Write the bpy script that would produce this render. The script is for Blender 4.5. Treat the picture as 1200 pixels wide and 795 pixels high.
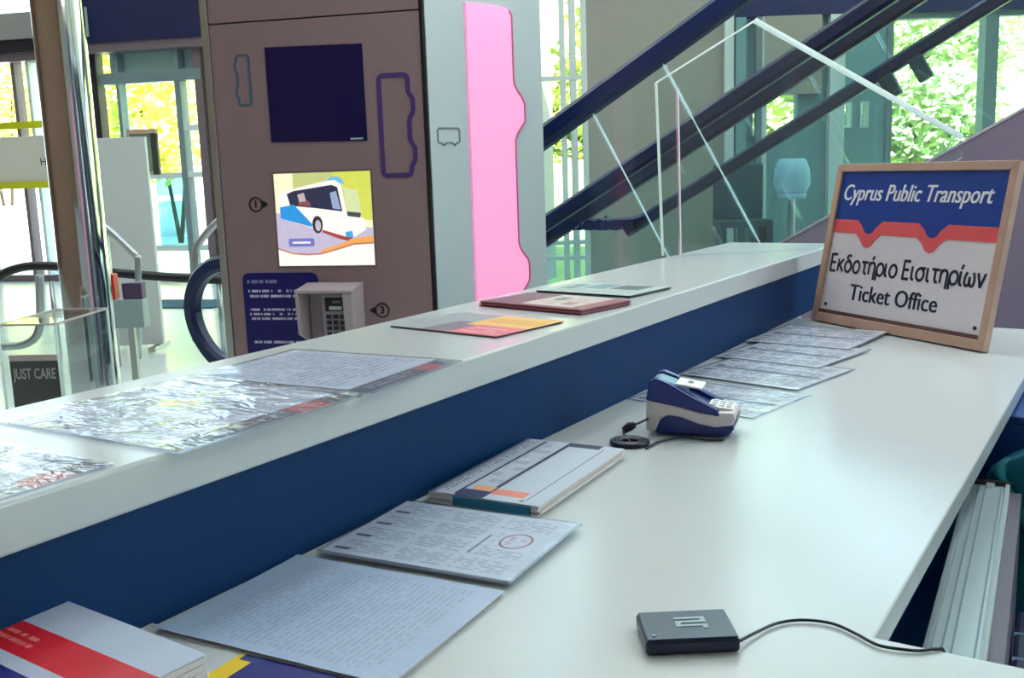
import bpy, bmesh, math, random
from mathutils import Vector, Matrix, noise
random.seed(7)
R = math.radians
scene = bpy.context.scene
for o in list(bpy.data.objects): bpy.data.objects.remove(o, do_unlink=True)
COL = scene.collection

# ------------------------------------------------------------------ camera
F, YAW, PITCH, ROLL, CAMH = 1200.5, .56115, .16748, -.0345, 1.5
CAM = Vector((0, 0, CAMH))
_f = Vector((-math.sin(YAW)*math.cos(PITCH), math.cos(YAW)*math.cos(PITCH), -math.sin(PITCH)))
_r = Vector((math.cos(YAW), math.sin(YAW), 0)); _u = _r.cross(_f)
RT = _r*math.cos(ROLL) + _u*math.sin(ROLL); UP = -_r*math.sin(ROLL) + _u*math.cos(ROLL)
cd = bpy.data.cameras.new('camera'); cam = bpy.data.objects.new('camera', cd); COL.objects.link(cam)
m = Matrix((RT, UP, -_f)).transposed().to_4x4(); m.translation = CAM; cam.matrix_world = m
cd.sensor_fit = 'HORIZONTAL'; cd.sensor_width = 36; cd.lens = 36*F/1200; cd.clip_start = .02; cd.clip_end = 400
scene.camera = cam

# ------------------------------------------------------------------ world, sun, exposure
world = bpy.data.worlds.new('sky'); scene.world = world; world.use_nodes = True
wn = world.node_tree.nodes; wn.clear(); wl = world.node_tree.links
wo = wn.new('ShaderNodeOutputWorld'); wb = wn.new('ShaderNodeBackground'); wb.inputs[1].default_value = 3.4
tc = wn.new('ShaderNodeTexCoord'); sx = wn.new('ShaderNodeSeparateXYZ'); cr = wn.new('ShaderNodeValToRGB')
cr.color_ramp.elements[0].position = 0; cr.color_ramp.elements[0].color = (.88, .96, 1, 1)
cr.color_ramp.elements[1].position = .8; cr.color_ramp.elements[1].color = (.50, .75, 1, 1)
wl.new(tc.outputs['Generated'], sx.inputs[0]); wl.new(sx.outputs[2], cr.inputs[0]); wl.new(cr.outputs[0], wb.inputs[0]); wl.new(wb.outputs[0], wo.inputs[0])
sd = bpy.data.lights.new('sun', 'SUN'); sd.energy = 24.0; sd.angle = R(1); sd.color = (1, .95, .85)
sun = bpy.data.objects.new('sun', sd); COL.objects.link(sun)
sun.rotation_euler = Vector((-.38, .42, -.82)).to_track_quat('-Z', 'Y').to_euler()
vs = scene.view_settings; vs.view_transform = 'Standard'; vs.look = 'None'; vs.gamma = 1; vs.use_curve_mapping = False
vs.exposure = 0.28
FILL_W = 22
scene.cycles.transparent_max_bounces = 40

# ------------------------------------------------------------------ measuring helpers (photograph pixel -> point on a real plane)
def ray(x, y): return RT*((x-600)/F) - UP*((y-397.5)/F) + _f
def at_plane(x, y, p, n):
    d = ray(x, y); n = Vector(n); return CAM + d*((Vector(p)-CAM).dot(n)/d.dot(n))
def at_z(x, y, z): return at_plane(x, y, (0, 0, z), (0, 0, 1))
def at_y(x, y, Y): return at_plane(x, y, (0, Y, 0), (0, 1, 0))
FH = Vector((-math.sin(YAW), math.cos(YAW), 0)); RH = Vector((math.cos(YAW), math.sin(YAW), 0))
def at_d(x, y, D): return at_plane(x, y, CAM + FH*D, FH)
def frame(o, ex, ez=(0, 0, 1)):
    ex = Vector(ex).normalized(); ez = Vector(ez).normalized(); ey = ez.cross(ex).normalized(); ex = ey.cross(ez)
    M = Matrix((ex, ey, ez)).transposed().to_4x4(); M.translation = Vector(o); return M

# ------------------------------------------------------------------ materials
def lin(c):
    return tuple(((v/255)/12.92 if v/255 <= .04045 else ((v/255+.055)/1.055)**2.4) for v in c[:3]) + (1,)
MATS = {}
def mat(name, col, rough=.5, metal=0, spec=.5, coat=0, var=.04, scale=40, bump=0, emit=0, bscale=None, keep=False):
    if name in MATS: return MATS[name]
    ma = bpy.data.materials.new(name); ma.use_nodes = True; nt = ma.node_tree; b = nt.nodes['Principled BSDF']
    c = lin(col); b.inputs['Roughness'].default_value = rough; b.inputs['Metallic'].default_value = metal
    b.inputs['Specular IOR Level'].default_value = spec; b.inputs['Coat Weight'].default_value = coat
    t = nt.nodes.new('ShaderNodeTexCoord'); n = nt.nodes.new('ShaderNodeTexNoise'); n.inputs['Scale'].default_value = scale
    mx = nt.nodes.new('ShaderNodeMix'); mx.data_type = 'RGBA'
    mx.inputs[6].default_value = tuple(v*(1-var) for v in c[:3])+(1,); mx.inputs[7].default_value = tuple(min(1, v*(1+var)) for v in c[:3])+(1,)
    nt.links.new(t.outputs['Object'], n.inputs['Vector']); nt.links.new(n.outputs['Fac'], mx.inputs[0]); nt.links.new(mx.outputs[2], b.inputs['Base Color'])
    if emit:
        if not keep: nt.links.remove(b.inputs['Base Color'].links[0]); b.inputs['Base Color'].default_value = (.02, .02, .02, 1)
        nt.links.new(mx.outputs[2], b.inputs['Emission Color']); b.inputs['Emission Strength'].default_value = emit
    if bump:
        n2 = nt.nodes.new('ShaderNodeTexNoise'); n2.inputs['Scale'].default_value = bscale or scale
        bp = nt.nodes.new('ShaderNodeBump'); bp.inputs['Strength'].default_value = bump; bp.inputs['Distance'].default_value = .01
        nt.links.new(t.outputs['Object'], n2.inputs['Vector']); nt.links.new(n2.outputs['Fac'], bp.inputs['Height']); nt.links.new(bp.outputs[0], b.inputs['Normal'])
    MATS[name] = ma; return ma
def pane_mat(name, tint, rough=.02, ior=1.45, bump=0, bscale=30, gain=1.0):
    """thin clear sheet: tinted transparency with a Fresnel reflection"""
    if name in MATS: return MATS[name]
    ma = bpy.data.materials.new(name); ma.use_nodes = True; nt = ma.node_tree; nt.nodes.clear()
    o = nt.nodes.new('ShaderNodeOutputMaterial'); t = nt.nodes.new('ShaderNodeBsdfTransparent'); g = nt.nodes.new('ShaderNodeBsdfGlossy')
    mx = nt.nodes.new('ShaderNodeMixShader'); fr = nt.nodes.new('ShaderNodeLayerWeight'); fr.inputs['Blend'].default_value = .5
    f0 = ((ior-1)/(ior+1))**2; pw = nt.nodes.new('ShaderNodeMath'); pw.operation = 'POWER'; pw.inputs[1].default_value = 5; nt.links.new(fr.outputs['Facing'], pw.inputs[0])
    ma_ = nt.nodes.new('ShaderNodeMath'); ma_.operation = 'MULTIPLY_ADD'; ma_.inputs[1].default_value = 1-f0; ma_.inputs[2].default_value = f0; nt.links.new(pw.outputs[0], ma_.inputs[0])
    t.inputs[0].default_value = tuple(tint)+(1,); g.inputs['Roughness'].default_value = rough; g.inputs[0].default_value = (.95, .97, 1, 1)
    mu = nt.nodes.new('ShaderNodeMath'); mu.operation = 'MULTIPLY'; mu.inputs[1].default_value = gain; mu.use_clamp = True
    nt.links.new(ma_.outputs[0], mu.inputs[0]); nt.links.new(mu.outputs[0], mx.inputs[0])
    nt.links.new(t.outputs[0], mx.inputs[1]); nt.links.new(g.outputs[0], mx.inputs[2]); nt.links.new(mx.outputs[0], o.inputs[0])
    if bump:
        tc = nt.nodes.new('ShaderNodeTexCoord'); n = nt.nodes.new('ShaderNodeTexNoise'); n.inputs['Scale'].default_value = bscale; n.inputs['Distortion'].default_value = 1.2
        mp = nt.nodes.new('ShaderNodeMapping'); mp.inputs['Scale'].default_value = (1.0, 2.2, 1)
        bp = nt.nodes.new('ShaderNodeBump'); bp.inputs['Strength'].default_value = bump; bp.inputs['Distance'].default_value = .012
        nt.links.new(tc.outputs['Object'], mp.inputs[0]); nt.links.new(mp.outputs[0], n.inputs['Vector']); nt.links.new(n.outputs['Fac'], bp.inputs['Height'])
        nt.links.new(bp.outputs[0], g.inputs['Normal']); nt.links.new(bp.outputs[0], fr.inputs['Normal'])
    MATS[name] = ma; return ma
def print_mat(name, base, items, rough=.45, emit=0):
    """flat print on a sheet, laid out in its UV square: ('rect',u0,u1,v0,v1,col) and ('text',u0,u1,v0,v1,rows,col,'u'|'v',wordscale,strength)"""
    ma = bpy.data.materials.new(name); ma.use_nodes = True; nt = ma.node_tree; L = nt.links; b = nt.nodes['Principled BSDF']
    b.inputs['Roughness'].default_value = rough
    uv = nt.nodes.new('ShaderNodeUVMap'); s = nt.nodes.new('ShaderNodeSeparateXYZ'); L.new(uv.outputs[0], s.inputs[0])
    def op(kind, a, bb, clamp=False):
        n = nt.nodes.new('ShaderNodeMath'); n.operation = kind; n.use_clamp = clamp
        for i, v in enumerate((a, bb)):
            if v is None: continue
            if isinstance(v, (int, float)): n.inputs[i].default_value = v
            else: L.new(v, n.inputs[i])
        return n.outputs[0]
    U, V = s.outputs[0], s.outputs[1]
    rgb = nt.nodes.new('ShaderNodeRGB'); rgb.outputs[0].default_value = lin(base); cur = rgb.outputs[0]
    for it in items:
        u0, u1, v0, v1 = it[1:5]
        mk_ = op('MULTIPLY', op('MULTIPLY', op('GREATER_THAN', U, u0), op('LESS_THAN', U, u1)), op('MULTIPLY', op('GREATER_THAN', V, v0), op('LESS_THAN', V, v1)))
        col = it[5]
        if it[0] == 'text':
            rows, col, ax, ws, stg = it[5:10]
            A, Bx, a0, a1 = (V, U, v0, v1) if ax == 'u' else (U, V, u0, u1)
            q = op('MULTIPLY', op('SUBTRACT', A, a0), rows/(a1-a0))
            fr = op('FRACT', q, None); fl = op('FLOOR', q, None)
            line = op('MULTIPLY', op('GREATER_THAN', fr, .25), op('LESS_THAN', fr, .75))
            cx = nt.nodes.new('ShaderNodeCombineXYZ'); L.new(op('MULTIPLY', Bx, ws), cx.inputs[0]); L.new(op('MULTIPLY', fl, 5.37), cx.inputs[1])
            nz = nt.nodes.new('ShaderNodeTexNoise'); nz.inputs['Scale'].default_value = 1; nz.inputs['Detail'].default_value = 1; L.new(cx.outputs[0], nz.inputs['Vector'])
            mk_ = op('MULTIPLY', op('MULTIPLY', mk_, line), op('MULTIPLY', op('GREATER_THAN', nz.outputs['Fac'], .45), stg))
        if it[0] == 'disc':
            rr = it[6]
            du = op('DIVIDE', op('SUBTRACT', U, (u0+u1)/2), (u1-u0)/2); dv = op('DIVIDE', op('SUBTRACT', V, (v0+v1)/2), (v1-v0)/2)
            d2 = op('ADD', op('MULTIPLY', du, du), op('MULTIPLY', dv, dv))
            mk_ = op('MULTIPLY', op('LESS_THAN', d2, 1), op('GREATER_THAN', d2, rr))
        mx = nt.nodes.new('ShaderNodeMix'); mx.data_type = 'RGBA'; mx.inputs[7].default_value = lin(col)
        L.new(mk_, mx.inputs[0]); L.new(cur, mx.inputs[6]); cur = mx.outputs[2]
    L.new(cur, b.inputs['Base Color'])
    if emit: L.new(cur, b.inputs['Emission Color']); b.inputs['Emission Strength'].default_value = emit
    return ma

# ------------------------------------------------------------------ object helpers
def thing(name, label, cat, M=None, group=None):
    o = bpy.data.objects.new(name, None); o.empty_display_size = .05; COL.objects.link(o)
    if M is not None: o.matrix_world = M
    o['label'] = label; o['category'] = cat
    if group: o['group'] = group
    return o
def tag(o, label, cat, group=None):
    o['label'] = label; o['category'] = cat
    if group: o['group'] = group
    return o
def struct(o): o['kind'] = 'structure'; return o
def mk(name, verts, faces, ma, parent=None, uv=None, smooth=False, label=None, M=None):
    me = bpy.data.meshes.new(name); me.from_pydata([tuple(v) for v in verts], [], faces)
    ms = ma if isinstance(ma, (list, tuple)) else [ma]
    for x in ms: me.materials.append(x)
    if uv:
        l = me.uv_layers.new(name='UVMap')
        for lp in me.loops: l.data[lp.index].uv = uv[lp.vertex_index]
    bm = bmesh.new(); bm.from_mesh(me); bmesh.ops.recalc_face_normals(bm, faces=bm.faces); bm.to_mesh(me); bm.free()
    if smooth:
        for p in me.polygons: p.use_smooth = True
    o = bpy.data.objects.new(name, me); COL.objects.link(o)
    if parent: o.parent = parent
    elif M is not None: o.matrix_world = M
    if label: o['label'] = label
    return o
def from_bm(name, bm, ma, parent=None, smooth=False, label=None, M=None):
    me = bpy.data.meshes.new(name); bmesh.ops.recalc_face_normals(bm, faces=bm.faces); bm.to_mesh(me); bm.free(); me.materials.append(ma)
    if smooth:
        for p in me.polygons: p.use_smooth = True
    o = bpy.data.objects.new(name, me); COL.objects.link(o)
    if parent: o.parent = parent
    elif M is not None: o.matrix_world = M
    if label: o['label'] = label
    return o
def box(name, lo, hi, ma, parent=None, bev=0, seg=2, label=None, M=None):
    bm = bmesh.new(); bmesh.ops.create_cube(bm, size=1)
    for v in bm.verts: v.co = Vector([lo[i]+(hi[i]-lo[i])*(v.co[i]+.5) for i in range(3)])
    if bev: bmesh.ops.bevel(bm, geom=list(bm.edges), offset=bev, segments=seg, affect='EDGES', profile=.5)
    return from_bm(name, bm, ma, parent, False, label, M)
def prism(name, poly, vec, ma, parent=None, bev=0, label=None, M=None, seg=2):
    """polygon (3-D points) extruded by vec"""
    bm = bmesh.new(); vec = Vector(vec)
    a = [bm.verts.new(Vector(p)) for p in poly]; b = [bm.verts.new(Vector(p)+vec) for p in poly]
    bm.faces.new(a); bm.faces.new(list(reversed(b))); n = len(poly)
    for i in range(n): bm.faces.new((a[i], b[i], b[(i+1) % n], a[(i+1) % n]))
    bmesh.ops.recalc_face_normals(bm, faces=bm.faces)
    if bev:
        bmesh.ops.bevel(bm, geom=list(bm.edges), offset=bev, segments=seg, affect='EDGES', profile=.5)
    return from_bm(name, bm, ma, parent, False, label, M)
def smooth_path(pts, n=8):
    pts = [Vector(p) for p in pts]; out = []
    for i in range(len(pts)-1):
        p0 = pts[max(i-1, 0)]; p1 = pts[i]; p2 = pts[i+1]; p3 = pts[min(i+2, len(pts)-1)]
        for k in range(n):
            t = k/n; out.append(.5*((2*p1)+(p2-p0)*t+(2*p0-5*p1+4*p2-p3)*t*t+(-p0+3*p1-3*p2+p3)*t**3))
    out.append(pts[-1]); return out
def tube(name, pts, r, ma, parent=None, seg=10, label=None, sy=1.0, M=None):
    pts = [Vector(p) for p in pts]; V = []; Fc = []; n = len(pts); prev = None
    for i, p in enumerate(pts):
        t = (pts[min(i+1, n-1)]-pts[max(i-1, 0)]).normalized()
        if prev is None:
            a = Vector((0, 0, 1)) if abs(t.z) < .9 else Vector((1, 0, 0)); e = t.cross(a).normalized()
        else: e = (prev - t*prev.dot(t)).normalized()
        prev = e; g = t.cross(e); rr = r[i] if isinstance(r, (list, tuple)) else r
        for k in range(seg):
            an = 2*math.pi*k/seg; V.append(p+e*math.cos(an)*rr*sy+g*math.sin(an)*rr)
    for i in range(n-1):
        for k in range(seg): Fc.append((i*seg+k, i*seg+(k+1) % seg, (i+1)*seg+(k+1) % seg, (i+1)*seg+k))
    Fc.append(tuple(range(seg))); Fc.append(tuple((n-1)*seg+k for k in range(seg)))
    return mk(name, V, Fc, ma, parent, None, True, label, M)
def ribbon(name, pts, w, d, ma, parent, closed=True, label=None, y0=0.0):
    """flat outline strip in the local XZ plane, w wide, standing d proud towards -Y"""
    n = len(pts); V = []; Fc = []
    for i in range(n):
        p = Vector(pts[i]); a = Vector(pts[(i-1) % n]) if closed or i else p; b = Vector(pts[(i+1) % n]) if closed or i < n-1 else p
        t = (b-a).normalized(); nn = Vector((-t.y, t.x))
        for s in (-1, 1):
            q = p+nn*s*w/2; V += [(q.x, y0, q.y), (q.x, y0-d, q.y)]
    for i in range(n if closed else n-1):
        j = (i+1) % n; a, b = 4*i, 4*j
        Fc += [(a, b, b+1, a+1), (a+2, a+3, b+3, b+2), (a+1, b+1, b+3, a+3), (a, a+2, b+2, b)]
    return mk(name, V, Fc, ma, parent, None, False, label)
def text(name, s, size, ma, parent, M, shear=0, width=None, depth=.0006, align='CENTER', label=None, bold=0.0, fat=0.0):
    cu = bpy.data.curves.new(name, 'FONT'); cu.body = s; cu.size = size; cu.align_x = align; cu.align_y = 'CENTER'; cu.extrude = depth; cu.shear = shear; cu.resolution_u = 3
    cu.offset = bold
    to = bpy.data.objects.new(name, cu); COL.objects.link(to)
    dg = bpy.context.evaluated_depsgraph_get(); me = bpy.data.meshes.new_from_object(to.evaluated_get(dg))
    bpy.data.objects.remove(to, do_unlink=True)
    xs = [v.co.x for v in me.vertices]; k = 1
    if width and xs: k = width/(max(xs)-min(xs))
    for v in me.vertices: v.co = M @ Vector((v.co.x*k, v.co.y, v.co.z))
    me.materials.clear(); me.materials.append(ma)
    if fat:                                   # heavier strokes: the same glyphs laid down again a hair to either side
        bm = bmesh.new(); bm.from_mesh(me); g0 = bm.verts[:]+bm.edges[:]+bm.faces[:]
        for i, k_ in enumerate((-fat, fat)):
            r_ = bmesh.ops.duplicate(bm, geom=g0); bmesh.ops.translate(bm, verts=[v for v in r_['geom'] if isinstance(v, bmesh.types.BMVert)], vec=(M.to_3x3() @ Vector((k_, 0, -.00015*(i+1)))))
        bm.to_mesh(me); bm.free()
    o = bpy.data.objects.new(name, me); COL.objects.link(o); o.parent = parent
    if label: o['label'] = label
    return o
def disc(name, c, r, d, ma, parent, seg=24, r_in=0, label=None):
    """disc or ring facing -Y in the local XZ plane"""
    V = []; Fc = []
    for k in range(seg):
        a = 2*math.pi*k/seg; cs, sn = math.cos(a), math.sin(a)
        V += [(c[0]+r*cs, c[1], c[2]+r*sn), (c[0]+r*cs, c[1]-d, c[2]+r*sn), (c[0]+r_in*cs, c[1]-d, c[2]+r_in*sn), (c[0]+r_in*cs, c[1], c[2]+r_in*sn)]
    for k in range(seg):
        a, b = 4*k, 4*((k+1) % seg); Fc += [(a, b, b+1, a+1), (a+1, b+1, b+2, a+2), (a+2, b+2, b+3, a+3)]
    return mk(name, V, Fc, ma, parent, None, False, label)

# ------------------------------------------------------------------ palette
WHITE = mat('white_laminate', (200, 208, 212), .2, spec=.8, var=.02, scale=6)
NAVY_PANEL = mat('navy_laminate', (0, 50, 100), .5, spec=.2, var=.05, scale=5)
TAUPE = mat('taupe_metal', (148, 125, 133), .42, metal=.15, var=.03, scale=30)
GREYP = mat('grey_panel', (184, 198, 204), .35, var=.02, scale=10)
PINK = mat('pink_acrylic', (255, 160, 206), .12, coat=.4, var=.02, scale=5, emit=.42, keep=True)  # emission added so the pink reads as backlit
BLACK = mat('black_plastic', (18, 18, 22), .4)
NAVY = mat('navy_plastic', (14, 26, 98), .3)
CHROME = mat('chrome', (205, 205, 210), .07, metal=1, var=.02, scale=3)
STEEL = mat('brushed_steel', (185, 190, 195), .3, metal=.9, var=.05, scale=30)
ALU = mat('aluminium', (200, 218, 228), .38, metal=.35, var=.03, scale=20)
WOOD = mat('pale_wood', (188, 154, 136), .55, var=.18, scale=14)
HANDRAIL = mat('navy_rubber', (10, 34, 82), .35)
CLAD = mat('mauve_cladding', (134, 123, 146), .5, var=.02, scale=8)
GLASS = pane_mat('escalator_glass', (.925, .972, .976), gain=.8)
WGLASS = pane_mat('window_glass', (.93, .98, .98), gain=.7)
ACRYL = pane_mat('clear_acrylic', (.94, .97, .97))
SLEEVE = pane_mat('plastic_sleeve', (.96, .97, .98), rough=.12, ior=1.5, bump=.10, bscale=12, gain=.7)
CRINKLE = pane_mat('crinkled_sleeve', (.96, .97, .98), rough=.10, ior=1.6, bump=.35, bscale=16)
EDGE = mat('polished_edge', (240, 250, 250), .25, var=.01)  # white stands in for light collected in acrylic edges; also on drawer lips
_nt = EDGE.node_tree; _o = [n for n in _nt.nodes if n.type == 'OUTPUT_MATERIAL'][0]; _tr = _nt.nodes.new('ShaderNodeBsdfTranslucent'); _tr.inputs[0].default_value = (.95, 1, 1, 1)
_mx = _nt.nodes.new('ShaderNodeMixShader'); _mx.inputs[0].default_value = .75; _nt.links.new(_nt.nodes['Principled BSDF'].outputs[0], _mx.inputs[1]); _nt.links.new(_tr.outputs[0], _mx.inputs[2]); _nt.links.new(_mx.outputs[0], _o.inputs[0])
WALLP = mat('wall_paint', (158, 156, 150), .7, var=.03, scale=3)
WALLW = mat('white_paint', (225, 226, 224), .7, var=.02, scale=3)
FLOORM = mat('pale_floor', (205, 214, 210), .22, var=.05, scale=2)
CEILM = mat('ceiling_paint', (232, 232, 230), .8)
TEALW = mat('teal_grey_wall', (120, 160, 168), .6, var=.04, scale=3)
DBLUE = mat('dark_blue_fascia', (12, 34, 92), .45)
MULL = mat('mullion_white', (214, 226, 226), .4)
MULLG = mat('mullion_grey', (120, 138, 146), .4)
FRAMEP = mat('frame_taupe', (120, 104, 112), .4)
DARKF = mat('frame_dark', (40, 34, 44), .4)

ZS, ZD = 1.22, 1.041                 # ledge top, worktop top
XF, XB = -.851, -1.212               # ledge edges
# ------------------------------------------------------------------ the room
D_BACK = 10.5
B0 = CAM + FH*D_BACK; B0.z = 0
def bw(s, z, d=0): p = B0 + RH*s + FH*d; return Vector((p.x, p.y, z))
H_F = R(18.5); EXF = Vector((math.cos(H_F), math.sin(H_F), 0)); NF = Vector((-math.sin(H_F), math.cos(H_F), 0))
F0 = CAM + ray(150, 200)*15.0; F0.z = 0
MF = frame(F0, EXF)                  # local x along the facade, y outwards, z up
def on_f(x, y):
    p = at_plane(x, y, F0, NF); return (p-F0).dot(EXF), p.z
CEIL = 6.4
ring = [(-18, -3), (5, -3), bw(12.4, 0)[:2], bw(-.9, 0)[:2], (MF @ Vector((6.2, 0, 0)))[:2], (MF @ Vector((-6, 0, 0)))[:2], (-18, 6)]
fl = prism('floor', [(x, y, 0) for x, y in ring], (0, 0, -.12), FLOORM); struct(fl)
ce = prism('ceiling', [(x, y, CEIL) for x, y in ring], (0, 0, .2), CEILM); struct(ce)
def wall(name, a, b, z0, z1, ma, t=.15):
    a = Vector((a[0], a[1], 0)); b = Vector((b[0], b[1], 0)); d = (b-a).normalized(); n = Vector((d.y, -d.x, 0))*t
    return struct(prism(name, [a+Vector((0, 0, z0)), b+Vector((0, 0, z0)), b+Vector((0, 0, z1)), a+Vector((0, 0, z1))], n, ma))
BROWN = mat('brown_wall', (128, 98, 84), .6, var=.1, scale=2)
wall('wall_rear', ring[0], ring[1], 0, CEIL, BROWN)
RWY0, RWY1, RWZ0, RWZ1 = 1.8, 5.0, .7, 3.5      # added unseen window, lights the counter from the clerk's side
wr = struct(box('wall_right', (5, -3, 0), (5.15, RWY0, CEIL), WALLW))
for a, b in (((RWY0, 0), (RWY1, RWZ0)), ((RWY0, RWZ1), (RWY1, CEIL)), ((RWY1, 0), (ring[2][1], CEIL))): box('panel', (5, a[0], a[1]), (5.15, b[0], b[1]), WALLW, wr)
wo_ = struct(box('window_8', (5.02, RWY0, RWZ0), (5.12, RWY1, RWZ0+.06), WALLW))
box('head_rail', (5.02, RWY0, RWZ1-.06), (5.12, RWY1, RWZ1), WALLW, wo_)
for y in (RWY0, 2.8, 3.9, RWY1-.06): box('mullion', (5.02, y, RWZ0+.06), (5.12, y+.06, RWZ1-.06), WALLW, wo_)
for y0_, y1_ in ((RWY0+.06, 2.8), (2.86, 3.9), (3.96, RWY1-.06)): box('pane', (5.06, y0_, RWZ0+.06), (5.07, y1_, RWZ1-.06), WGLASS, wo_)
wall('wall_left', ring[6], ring[0], 0, CEIL, BROWN)
wall('wall_corner', ring[3], ring[4], 0, CEIL, WALLP)
wall('wall_side', ring[5], ring[6], 0, CEIL, WALLW)

# far wall behind the escalators (square to the view direction), with openings
def fs(x, y=180): p = at_d(x, y, D_BACK); return (p-B0).dot(RH), p.z
def fbox(name, s0, s1, z0, z1, d0, d1, ma, parent=None):
    o = prism(name, [bw(s0, z0, d0), bw(s1, z0, d0), bw(s1, z1, d0), bw(s0, z1, d0)], FH*(d1-d0), ma, parent)
    return o
ZH = 2.86
s_a, s_b, s_c, s_d = -.9, fs(690)[0], fs(848)[0], fs(1037)[0]
struct(fbox('wall_far', s_b, s_c, 0, CEIL, 0, .25, WALLP))
w1 = struct(fbox('trim_1', s_c, s_c+.09, 0, CEIL, -.06, .2, MULL))
struct(fbox('trim_2', s_c, 12.4, ZH, ZH+.4, -.05, .22, DBLUE))
# upper glazing above the fascia
def window(n, s0, s1, z0, z1, mull, ma=MULL, fw=.05, glass=WGLASS, rails=()):
    root = struct(fbox('window_%d' % n, s0, s1, z0, z0+fw, 0, .12, ma))
    fbox('head_rail', s0, s1, z1-fw, z1, 0, .12, ma, root)
    for s in (s0, s1-fw): fbox('jamb', s, s+fw, z0+fw, z1-fw, 0, .12, ma, root)
    xs = [s0+fw]
    for s, w in mull:
        fbox('mullion', s-w/2, s+w/2, z0+fw, z1-fw, -.02, .14, ma, root); xs += [s-w/2, s+w/2]
    xs.append(s1-fw)
    for z in rails: fbox('transom', s0+fw, s1-fw, z-.02, z+.02, -.03, .13, ma, root)
    for i in range(0, len(xs), 2): fbox('pane', xs[i], xs[i+1], z0+fw, z1-fw, .05, .06, glass, root)
    return root
window(1, s_c+.09, 12.4, ZH+.4, CEIL, [(3.0, .06), (5.5, .06), (8, .06), (10, .06)])
# glass bay between the grey kiosk and the plain wall
window(2, s_a, s_b, 0, CEIL, [(fs(662)[0], .05), (fs(674)[0], .06)], MULL, rails=[fs(650, 92)[1], fs(650, 285)[1], fs(650, 303)[1]])
# teal wall with three small windows
sw0, zt = fs(880, 110); sw1, zb = fs(936, 160); sv0, zv1 = fs(983, 120); sv1, zv0 = fs(998, 150); su0, su1 = fs(1007)[0], fs(1017)[0]
wa = struct(fbox('wall_teal', s_c+.09, sw0, 0, ZH, .02, .2, TEALW))
for nm, a in (('panel', (sw0, sw1, 0, zb)), ('panel', (sw0, sw1, zt, ZH)), ('panel', (sw1, sv0, 0, ZH)), ('panel', (sv0, sv1, 0, zv0)), ('panel', (sv0, sv1, zv1, ZH)),
              ('panel', (sv1, su0, 0, ZH)), ('panel', (su0, su1, 0, zv0)), ('panel', (su0, su1, zv1, ZH)), ('panel', (su1, s_d, 0, ZH))):
    fbox(nm, *a, .02, .2, TEALW, wa)
window(3, sw0, sw1, zb, zt, [], TEALW, .02); window(4, sv0, sv1, zv0, zv1, [], MULL, .015); window(5, su0, su1, zv0, zv1, [], MULL, .015)
for k, (x, w, ma) in enumerate(((866, .10, TEALW), (887, .06, MULLG), (977, .15, MULL), (893, .05, MULL))):
    struct(fbox('trim_%d' % (3+k), fs(x)[0]-w/2, fs(x)[0]+w/2, 0, ZH, -.08, .02, ma))
struct(fbox('trim_8', fs(893)[0], fs(958)[0], fs(900, 112)[1], ZH, -.10, .02, WALLP))
# great window towards the hillside
window(6, s_d, 12.4, 0, ZH, [(fs(1156)[0], .13), (fs(1300)[0], .13), (6.6, .13), (8.6, .13), (10.6, .13)], MULLG, .06)

# ------------------------------------------------------------------ left entrance facade (its own frame)
def flb(name, x0, x1, z0, z1, y0, y1, ma, parent):
    return box(name, (x0, y0, z0), (x1, y1, z1), ma, parent)
fac = box('window_7', (-6, 0, 0), (6.2, .12, .10), FRAMEP, None, M=MF); struct(fac)
def fx(x, y=200): return on_f(x, y)[0]
def fz(x, y): return on_f(x, y)[1]
flb('fascia', fx(92, 25), 6.2, fz(160, 50), fz(160, -8), -.25, -.02, mat('navy_fascia', (6, 18, 74), .5), fac)
flb('fascia_box', fx(92, 30), fx(116, 30), fz(105, 46), fz(105, 12), -.42, -.25, GREYP, fac)
flb('beam', -6, fx(92, 30), fz(20, 50), fz(20, 20), -.35, 0, mat('beam_grey', (150, 142, 146), .6), fac)
flb('dark_strip', -6, fx(92, 30), fz(20, 64), fz(20, 51), -.30, 0, DARKF, fac)
flb('head_rail', -6, fx(92, 30), fz(20, 74), fz(20, 64), -.2, .12, FRAMEP, fac)
flb('head_rail', fx(100, 55), 6.2, fz(170, 60), fz(170, 49), -.2, .14, FRAMEP, fac)
zt_, zt2 = fz(170, 84), fz(170, 97)
flb('transom', fx(120, 90), fx(237, 90), zt2, zt_, -.06, .12, MULLG, fac)
for x, w, ma in ((108, .14, FRAMEP), (121, .10, DARKF), (147.5, .05, MULLG), (216.5, .09, MULLG), (243, .16, FRAMEP), (249, .08, DARKF), (45, .05, MULL), (28, .06, FRAMEP), (-25, .08, FRAMEP), (-60, .08, FRAMEP)):
    flb('mullion', fx(x, 180)-w/2, fx(x, 180)+w/2, .1, fz(170, 60), -.05, .13, ma, fac)
for x0, x1, y in ((178, 246, 205), (217, 243, 150), (183, 246, 290)):
    flb('door_rail', fx(x0, y), fx(x1, y), fz(200, y)-.05, fz(200, y)+.03, -.04, .12, MULL, fac)
flb('blind', fx(122, 70), fx(232, 70), zt_+.02, fz(170, 60), .13, .15, mat('blind', (190, 210, 214), .6), fac)
xs = [-6, fx(-60, 180), fx(-25, 180), fx(28, 180), fx(45, 180), fx(108, 180), fx(147.5, 180), fx(216.5, 180), fx(243, 180), 6.2]
for a, b in zip(xs[:-1], xs[1:]): flb('pane', a+.05, b-.05, .12, fz(170, 60), .05, .06, WGLASS, fac)
flb('lower_pane', fx(183, 250), fx(214, 250), fz(200, 288), fz(200, 207), .065, .075, pane_mat('teal_pane', (.45, .72, .78)), fac)
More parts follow.
